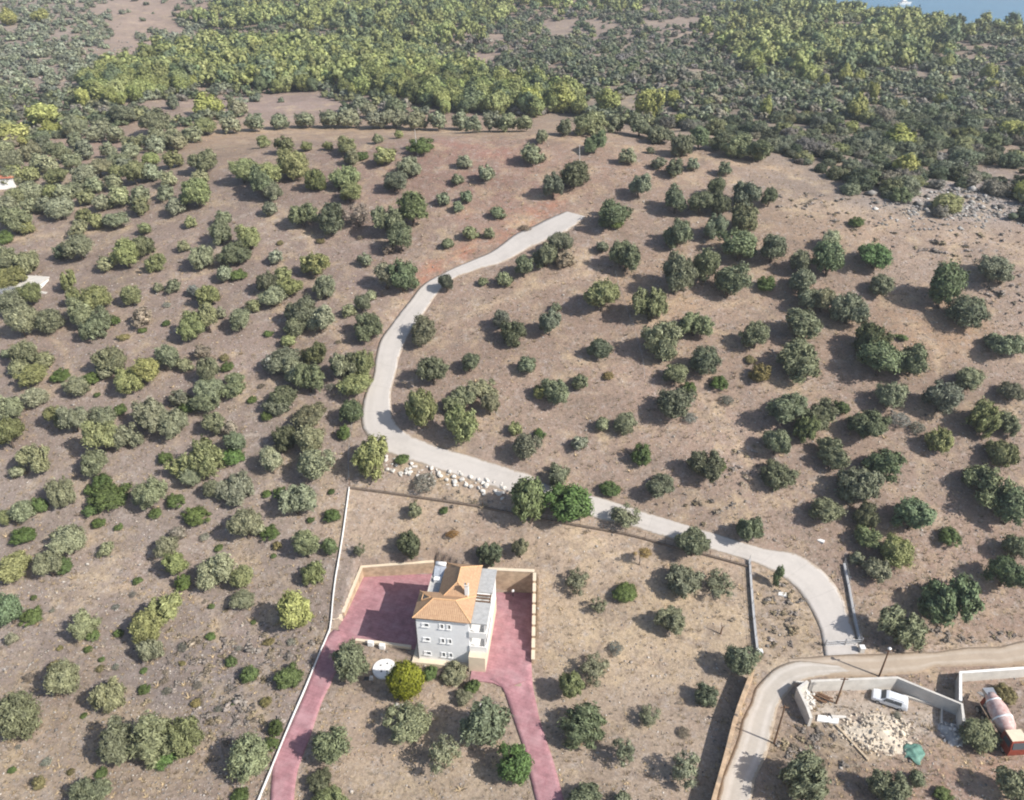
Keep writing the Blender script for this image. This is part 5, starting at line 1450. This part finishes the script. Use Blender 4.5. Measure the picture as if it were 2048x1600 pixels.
tk = link(bpy.data.objects.new("trunk", TR[3]), ds); tk.scale = (.6, .6, .8)
x_, y_, z_ = at1(1441, 1268)
sm = empty("dead_tree", (x_, y_, z_), 0, "bare dead trunk with thin shadow on the straw near the grey fence", "tree")
MB().tube((0, 0, -.2), (.05, 0, 1.2), .12, .09, 7).tube((.05, 0, 1.2), (-.2, .1, 2.2), .08, .03, 6).tube((.05, 0, 1.2), (.35, -.1, 1.9), .06, .02, 6).build("trunk", M['wood'], sm)

# ------------------------------------------------------------------ woods and scrub beyond the crest
CREST = np.array([(-400, 330), (0, 300), (200, 262), (350, 262), (450, 240), (600, 236), (800, 230), (1050, 236), (1180, 236), (1300, 255), (1400, 265), (1500, 292), (1600, 330), (1700, 385), (1800, 415), (1900, 455), (2048, 492), (2500, 600)])
PINES_P = [[(230, 205), (150, 190), (200, 160), (330, 112), (512, 85), (640, 95), (800, 100), (900, 130), (1000, 170), (1100, 190), (1180, 212), (1160, 232), (1000, 232), (900, 232), (780, 195), (690, 182), (500, 180), (400, 170), (330, 190)],
           [(360, 30), (512, 8), (700, 8), (1020, -30), (1290, -30), (1290, 25), (1024, 30), (1000, 60), (960, 75), (880, 95), (760, 92), (640, 60), (512, 60), (420, 60)],
           [(1450, 25), (1700, -10), (1870, 20), (1890, 80), (1860, 110), (1700, 130), (1640, 140), (1560, 120), (1480, 120), (1440, 80)], [(1860, 20), (2100, 20), (2100, 62), (1900, 60)]]
BARE_P = [[(470, 237), (480, 195), (600, 188), (690, 200), (705, 218), (640, 238)], [(120, 330), (200, 290), (215, 265), (280, 240), (350, 205), (450, 190), (470, 235), (350, 240), (260, 300)],
          [(210, -20), (370, -20), (340, 40), (265, 75), (300, 110), (215, 140), (228, 60)], [(930, 135), (958, 108), (1010, 104), (1000, 125)], [(1005, 152), (1100, 155), (1105, 182), (1010, 172)],
          [(1290, 44), (1400, 34), (1420, 48), (1300, 58)], [(1800, 385), (2030, 375), (2040, 420), (1930, 430), (1830, 415)], [(1080, 45), (1150, 40), (1150, 75), (1110, 80)]]
fg = np.random.default_rng(5)
pts = []
for yy in np.arange(128, 760, 3.9):
    step = 3.9 + max(0, yy - 320) * .0045
    if fg.random() > 3.9 / step: continue
    half = .66 * yy + 25
    xs = np.arange(-half, half, step)
    pts.append(np.stack([xs + fg.uniform(-1.6, 1.6, len(xs)), yy + fg.uniform(-1.6, 1.6, len(xs))], 1))
pts = np.vstack(pts)
pz = hbase(pts[:, 0], pts[:, 1])
pu, pv, pd = project(pts[:, 0], pts[:, 1], pz)
crest_v = np.interp(pu, CREST[:, 0], CREST[:, 1])
ok = (pv < crest_v) & (pv > -70) & (pu > -90) & (pu < 2140) & (pz > -30)
# keep only what the photograph could show: first hit of the sight line must not be far in front
hx, hy, hd_ = at(pu[ok], pv[ok] - 8, 0)
vis = hd_ > pd[ok] - 22
idx = np.where(ok)[0][vis]
bare = np.zeros(len(pts), bool)
for P in BARE_P: bare |= poly_sd(pu, pv, P) < 0
pine = np.zeros(len(pts), bool)
for P, jt in zip(PINES_P, (7, 9, 20, 14)): pine |= poly_sd(pu, pv, P) < fg.normal(0, jt, len(pts))
lot = np.where(pv < 88, .55, .95)
scree = (pu < 420) & (pv < 190)
nz = np.sin(pts[:, 0] / 13 + 1.3) * np.sin(pts[:, 1] / 17) + .6 * np.sin(pts[:, 0] / 5.1 + pts[:, 1] / 7.7)
prob = np.where(pine, np.where(pv < 88, .72, .9), np.where(scree, .64, .80)) - np.where((nz > .62) & ~pine, .55, 0)
prob = np.where(bare, np.where(pu > 1700, .22, .05), prob)
sel = [k for k in idx if fg.random() < prob[k]]
NEARP = [(1055, 205, 50, 50), (1125, 207, 55, 48), (1215, 205, 50, 46), (1290, 215, 55, 64), (1345, 200, 30, 30), (1360, 242, 28, 26), (1530, 222, 26, 40), (1710, 220, 36, 52), (1745, 188, 20, 40), (1800, 215, 20, 26), (1876, 204, 22, 30), (1790, 285, 58, 50), (1806, 335, 46, 46), (2015, 260, 48, 34), (1700, 257, 30, 24), (1972, 150, 26, 40), (1686, 155, 26, 36), (1716, 157, 22, 26), (1872, 258, 18, 20), (1646, 165, 22, 28), (1984, 175, 22, 26), (2040, 150, 22, 26), (420, 216, 56, 46), (92, 236, 66, 50), (30, 274, 70, 46), (105, 262, 36, 32), (20, 40, 36, 30), (85, 36, 34, 26), (170, 200, 30, 40), (2035, 385, 26, 40), (1505, 125, 40, 44), (1890, 130, 30, 30), (1660, 100, 40, 34)]
npn, nsc = [], []
for k in sel:
    (npn if pine[k] and fg.random() < lot[k] else nsc).append(k)
outside = lambda k: 0 if 6 < pu[k] < 2042 and pv[k] > 8 else 1e6
npn.sort(key=lambda k: pd[k] + outside(k)); nsc.sort(key=lambda k: pd[k] + outside(k))


def pine_col(): return shade((.225, .245, .092) if fg.random() < .78 else (.13, .16, .08), fg, .18)


def scrub_col(k):
    t = fg.random()
    b = (.150, .165, .105) if t < .42 else ((.105, .125, .07) if t < .72 else ((.19, .175, .14) if t < .88 else (.19, .20, .095)))
    if scree[k]: b = (.20, .215, .145)
    if pine[k]: b = (.13, .155, .085)
    return shade(b, fg, .2)


def single(name, mesh, xx, yy, rr, cc, col, lab, cat, grp, lift):
    o = link(bpy.data.objects.new(name, mesh)); o.location = (xx, yy, float(hgt(np.array([xx]), np.array([yy]))[0]) + lift)
    o.scale = (rr, rr, cc); o.rotation_euler = (0, 0, fg.uniform(0, 6.28)); o.color = col
    return tag(o, lab, cat, grp)


xn, yn, dn = at([p[0] for p in NEARP], [p[1] + p[3] * .35 for p in NEARP])
PW = "pines standing alone among the scrub"
for k, p in enumerate(NEARP):
    rr = .5 * p[2] * dn[k] / F; cc = .5 * p[3] * dn[k] / F
    single("pine_tree", PI[k % 5], xn[k], yn[k], rr, cc, shade((.29, .30, .10), fg, .08), "lone yellow-green pine above the scrub, %s" % pos_words(p[0], p[1]), "pine tree", PW, cc * .95)
def pine_zone(k):
    if pu[k] > 1400: return "on the upper right hill"
    return "behind the bare field" if pv[k] > 88 else "near the top edge"
def scrub_zone(k):
    return "right of the crest" if pu[k] > 1150 else ("left of the bare field" if pu[k] < 480 else "behind the crest")
def plab(base, k):
    l_ = base + ", " + pos_words(pu[k], pv[k] - 14)
    for pre in ("", "smaller ", "half hidden "):
        if pre + l_ not in seen_lab:
            seen_lab.add(pre + l_); return pre + l_
    return l_
for k in npn[:260]:
    rr = fg.uniform(2.0, 4.3); cc = rr * fg.uniform(.85, 1.25)
    single("pine_tree", PI[int(fg.integers(5))], pts[k, 0], pts[k, 1], rr, cc, pine_col(), plab("yellow-green pine " + pine_zone(k), k), "pine tree", "pines " + pine_zone(k), cc * 1.0)
for k in nsc[:300]:
    rr = 1.3 + 2.0 * fg.random() ** 1.6; cc = rr * fg.uniform(.6, .9)
    single("scrub_bush", (BU if fg.random() < .6 else OL)[int(fg.integers(4))], pts[k, 0], pts[k, 1], rr, cc, scrub_col(k), plab("grey-green bush " + scrub_zone(k), k), "bush", "bushes " + scrub_zone(k), cc * .55)


def massed(name, label, keys, lib, size, asp, lift, colf, cat, pts=pts, pz=pz):
    Vs, Ts, Qs, Cs, b = [], [], [], [], 0
    for k in keys:
        V, FT, FQ = lib[int(fg.integers(len(lib)))]
        rr = size[k] if isinstance(size, dict) else fg.uniform(*size); cc = rr * fg.uniform(*asp); a = fg.uniform(0, 6.28); ca, sa = math.cos(a), math.sin(a)
        P = np.stack([(V[:, 0] * ca - V[:, 1] * sa) * rr + pts[k, 0], (V[:, 0] * sa + V[:, 1] * ca) * rr + pts[k, 1], V[:, 2] * cc + pz[k] + cc * lift], 1)
        Vs.append(P); Ts.append(FT + b); Qs.append(FQ + b); b += len(V)
        Cs.append(np.repeat(np.array([colf(k)], np.float32), len(V), 0))
    me = raw_mesh(name, np.vstack(Vs), [np.vstack(Ts), np.vstack(Qs)], M['leaf_mass'])
    at_ = me.attributes.new("tint", 'FLOAT_COLOR', 'POINT'); at_.data.foreach_set("color", np.vstack(Cs).ravel())
    return tag(link(bpy.data.objects.new(name, me)), label, cat, kind='stuff')


LOWP = [crown(700 + k, nclump=8, nleaf=85, leaf=.26, asp=.5, cr=(.28, .42), shape='pine', ic=(ICO1[0][:12], ico(1)[1][:0]) if False else None) for k in range(4)]
def low(seed, shape, ncl, nl, lf):
    V, FT, FQ = crown(seed, nclump=ncl, nleaf=nl, leaf=lf, asp=.5, cr=(.34, .46), shape=shape, ic=ICO0, zb=-.2 if shape == 'round' else -.55)
    return V, FT, FQ
import bmesh as _bm
bmx = _bm.new(); _bm.ops.create_icosphere(bmx, subdivisions=1, radius=1); bmx.verts.ensure_lookup_table()
bmx.free()
_ph = (1 + 5 ** .5) / 2
_v = unit(np.array([(-1, _ph, 0), (1, _ph, 0), (-1, -_ph, 0), (1, -_ph, 0), (0, -1, _ph), (0, 1, _ph), (0, -1, -_ph), (0, 1, -_ph), (_ph, 0, -1), (_ph, 0, 1), (-_ph, 0, -1), (-_ph, 0, 1)], float))
_f = np.array([(0, 11, 5), (0, 5, 1), (0, 1, 7), (0, 7, 10), (0, 10, 11), (1, 5, 9), (5, 11, 4), (11, 10, 2), (10, 7, 6), (7, 1, 8), (3, 9, 4), (3, 4, 2), (3, 2, 6), (3, 6, 8), (3, 8, 9), (4, 9, 5), (2, 4, 11), (6, 2, 10), (8, 6, 7), (9, 8, 1)])
ICO0 = (_v, _f)
LP = [low(700 + k, 'round', 7, 80, .24) for k in range(4)]
LS = [low(750 + k, 'round', 5, 60, .26) for k in range(4)]
if len(npn) > 260: massed("pine_wood", "far pine wood of bright yellow-green crowns below the top edge", npn[260:], LP, (1.9, 4.2), (.85, 1.25), 1.0, lambda k: pine_col(), "wood")
if len(nsc) > 300: massed("scrubland", "dense grey-green scrub covering the hills beyond the crest", nsc[300:], LS, (1.2, 3.1), (.6, .95), .55, scrub_col, "scrub")
TX, TY, TZ, TRr = TPOS
LOL = [crown(820 + k, nclump=16, nleaf=700, leaf=.14, asp=.5, cr=(.2, .42), spread=(.5, .76), ic=ICO0) for k in range(4)]
massed("small_olive_trees", "smaller olive trees filling the gaps of the grove and the crest", sorted(FAR_OL), LOL, {k: TRr[k] for k in FAR_OL}, (.72, .95), 1.0, lambda k: shade(PALETTE[T_[k][4].replace('S', 'o')], fg), "olive trees", np.stack([TX, TY], 1), TZ)
print("PINES", len(npn), "SCRUB", len(nsc), "TREES", len(T_), "BUSHES", len(B_))

# ------------------------------------------------------------------ loose stones, dry weeds and heath on the slopes
def scatter(name, label, n, uv, tmpl, size, matx, cat, cols=None, zflat=.6, sink=.1, mask=None):
    g = np.random.default_rng(len(name) * 31)
    u = g.uniform(uv[0], uv[1], n); v = uv[2] + (uv[3] - uv[2]) * g.uniform(0, 1, n)
    if mask is not None:
        m = mask(u, v, g); u, v = u[m], v[m]
    xx, yy, dd = at(u, v)
    keep = np.ones(len(xx), bool)
    for P in (COURT_L, COURT_R, HOUSE_P): keep &= poly_sd(xx, yy, P) > .6
    for LN, wid in ((RP, 2.6), (GP, 2.4), (PP, 2.2), (PP2, 2.4), (DP, 1.5)):
        cl = (LN[:, :2] + LN[:, 2:]) / 2; hw2 = np.linalg.norm(LN[:, :2] - LN[:, 2:], axis=1) / 2
        for c_, h_ in zip(cl[::2], hw2[::2]): keep &= np.hypot(xx - c_[0], yy - c_[1]) > h_ + .15
    xx, yy = xx[keep], yy[keep]; zz2 = hgt(xx, yy)
    Vs, Fs, Cs, b = [], [], [], 0
    tv, tf = tmpl
    N_ = len(xx)
    sc = g.uniform(size[0], size[1], N_) * np.where(g.random(N_) < .06, 1.8, 1)
    a = g.uniform(0, 6.28, N_)
    V = np.repeat(tv[None], N_, 0) * (1 + g.normal(0, .18, (N_, len(tv), 1)))
    ca, sa = np.cos(a)[:, None], np.sin(a)[:, None]
    st = g.uniform(.7, 1.5, N_)[:, None]
    vx = (V[..., 0] * st * ca - V[..., 1] * sa) * sc[:, None] + xx[:, None]
    vy = (V[..., 0] * st * sa + V[..., 1] * ca) * sc[:, None] + yy[:, None]
    vz = V[..., 2] * sc[:, None] * zflat + (zz2 + sc * sink)[:, None]
    Vf = np.stack([vx, vy, vz], -1).reshape(-1, 3)
    Ff = (tf[None] + (np.arange(N_) * len(tv))[:, None, None]).reshape(-1, tf.shape[1])
    me = raw_mesh(name, Vf, [Ff], matx)
    if cols is not None:
        cc = np.array(cols)[g.integers(len(cols), size=N_)] * g.uniform(.7, 1.25, (N_, 1))
        cc = np.concatenate([cc, np.ones((N_, 1))], 1)
        at_ = me.attributes.new("tint", 'FLOAT_COLOR', 'POINT'); at_.data.foreach_set("color", np.repeat(cc, len(tv), 0).astype(np.float32).ravel())
    return tag(link(bpy.data.objects.new(name, me)), label, cat, kind='stuff')


tint_stone = foliage_mat("stones_by_tint", 'TINT', .95)
octa = (np.array([(1, 0, 0), (-1, 0, 0), (0, 1, 0), (0, -1, 0), (0, 0, 1), (0, 0, -1.)]) , np.array([(0, 2, 4), (2, 1, 4), (1, 3, 4), (3, 0, 4), (2, 0, 5), (1, 2, 5), (3, 1, 5), (0, 3, 5)]))
scatter("stones", "loose grey and pale stones lying all over the grove", 32000, (-20, 2070, 285, 1600), octa, (.05, .17), tint_stone, "stones", [(.30, .275, .25), (.40, .37, .33), (.22, .19, .17), (.33, .285, .24)],
        mask=lambda u, v, g: g.random(len(u)) < np.where(u < 700, 1.0, np.where((u > 1300) & (v < 1000), .8, .35)))
tt = []
tfz = []
for k in range(7):
    a = k * .9; d_ = np.array([math.cos(a), math.sin(a), 0]); n_ = np.array([-d_[1], d_[0], 0])
    b = len(tt); tt += [d_ * .1 - n_ * .16, d_ * .1 + n_ * .16, d_ * (1.0) + np.array([0, 0, .75 + .2 * (k % 3)])]; tfz.append((b, b + 1, b + 2))
tuft = (np.array(tt), np.array(tfz))
scatter("dry_weeds", "dry brown weeds and grass tufts dotted over the slopes", 24000, (-20, 2070, 268, 1600), tuft, (.10, .34), M['leaf_mass'], "weeds", [(.34, .26, .16), (.42, .32, .19), (.25, .19, .13), (.29, .24, .18)], zflat=.8, sink=.0,
        mask=lambda u, v, g: g.random(len(u)) < np.where((u > 690) & (u < 1500) & (v > 985), .4, 1.0))
VB, FTB, FQB = low(790, 'round', 4, 30, .3)
FTall = np.vstack([FTB, FQB[:, [0, 1, 2]], FQB[:, [0, 2, 3]]])
HEATH = [(395, 1335, 75, 55), (540, 1300, 60, 50), (560, 1280, 80, 40), (450, 1420, 80, 50), (1640, 445, 60, 30), (1720, 455, 60, 16), (1900, 490, 90, 22), (2010, 590, 50, 35), (1600, 400, 30, 25), (1400, 1010, 90, 25), (1570, 1220, 45, 60), (1620, 1500, 60, 50), (930, 1000, 80, 12), (1500, 930, 60, 40), (1900, 1280, 120, 18)]


def heath_mask(u, v, g):
    k = np.zeros(len(u))
    for (a, b_, ru, rv) in HEATH: k = np.maximum(k, np.exp(-((u - a) / ru) ** 2 - ((v - b_) / rv) ** 2))
    return g.random(len(u)) < k * .9


scatter("dry_heath", "grey-brown dry heath patches on the stony ground", 14000, (0, 2048, 380, 1560), (VB, FTall), (.18, .6), M['leaf_mass'], "heath", [(.30, .255, .22), (.26, .215, .16), (.24, .21, .18), (.27, .22, .14)], zflat=.5, sink=.2, mask=heath_mask)
RK = [(1900, 395, 120, 22), (1990, 415, 60, 22), (1810, 380, 40, 16), (1210, 585, 0.1, .1), (40, 130, 110, 60), (250, 110, 70, 50), (1500, 120, 60, 20), (1790, 140, 60, 25)]


def rock_mask(u, v, g):
    k = np.zeros(len(u))
    for (a, b_, ru, rv) in RK: k = np.maximum(k, np.exp(-((u - a) / ru) ** 2 - ((v - b_) / rv) ** 2))
    return g.random(len(u)) < k * .8


scatter("limestone_outcrop", "grey-white limestone rocks breaking out of the right slope", 9000, (0, 2048, 40, 450), octa, (.2, .75), tint_stone, "rocks", [(.30, .285, .265), (.24, .225, .205), (.35, .335, .31), (.20, .185, .165)], mask=rock_mask, sink=.3)

scatter("outcrop_stones", "grey-white broken limestone covering the ground of the right outcrop", 5200, (1740, 2075, 358, 462), octa, (.16, .5), tint_stone, "rocks", [(.29, .275, .255), (.21, .195, .18), (.36, .345, .32), (.17, .155, .14)],
        mask=lambda u, v, g: g.random(len(u)) < np.exp(-((u - 1915) / 130) ** 2 - ((v - 408) / 34) ** 2) * np.clip(.55 + .6 * np.sin(u / 23) * np.sin(v / 7 + u / 40), .05, 1), sink=-.05)
# ------------------------------------------------------------------ the thin summer haze
hz = bpy.data.materials.new("haze_air"); hz.use_nodes = True
hn, hl_ = hz.node_tree.nodes, hz.node_tree.links
hn.remove(hn["Principled BSDF"])
pv_ = hn.new("ShaderNodeVolumePrincipled"); pv_.inputs["Color"].default_value = (.86, .92, 1, 1); pv_.inputs["Density"].default_value = .00027; pv_.inputs["Anisotropy"].default_value = .3
hl_.new(pv_.outputs[0], hn["Material Output"].inputs["Volume"])
hb = MB().box(-9600, 9600, -3600, 15600, -46, 96).build("haze", hz)
tag(hb, "thin pale summer haze over the whole hillside", "haze", kind='stuff')
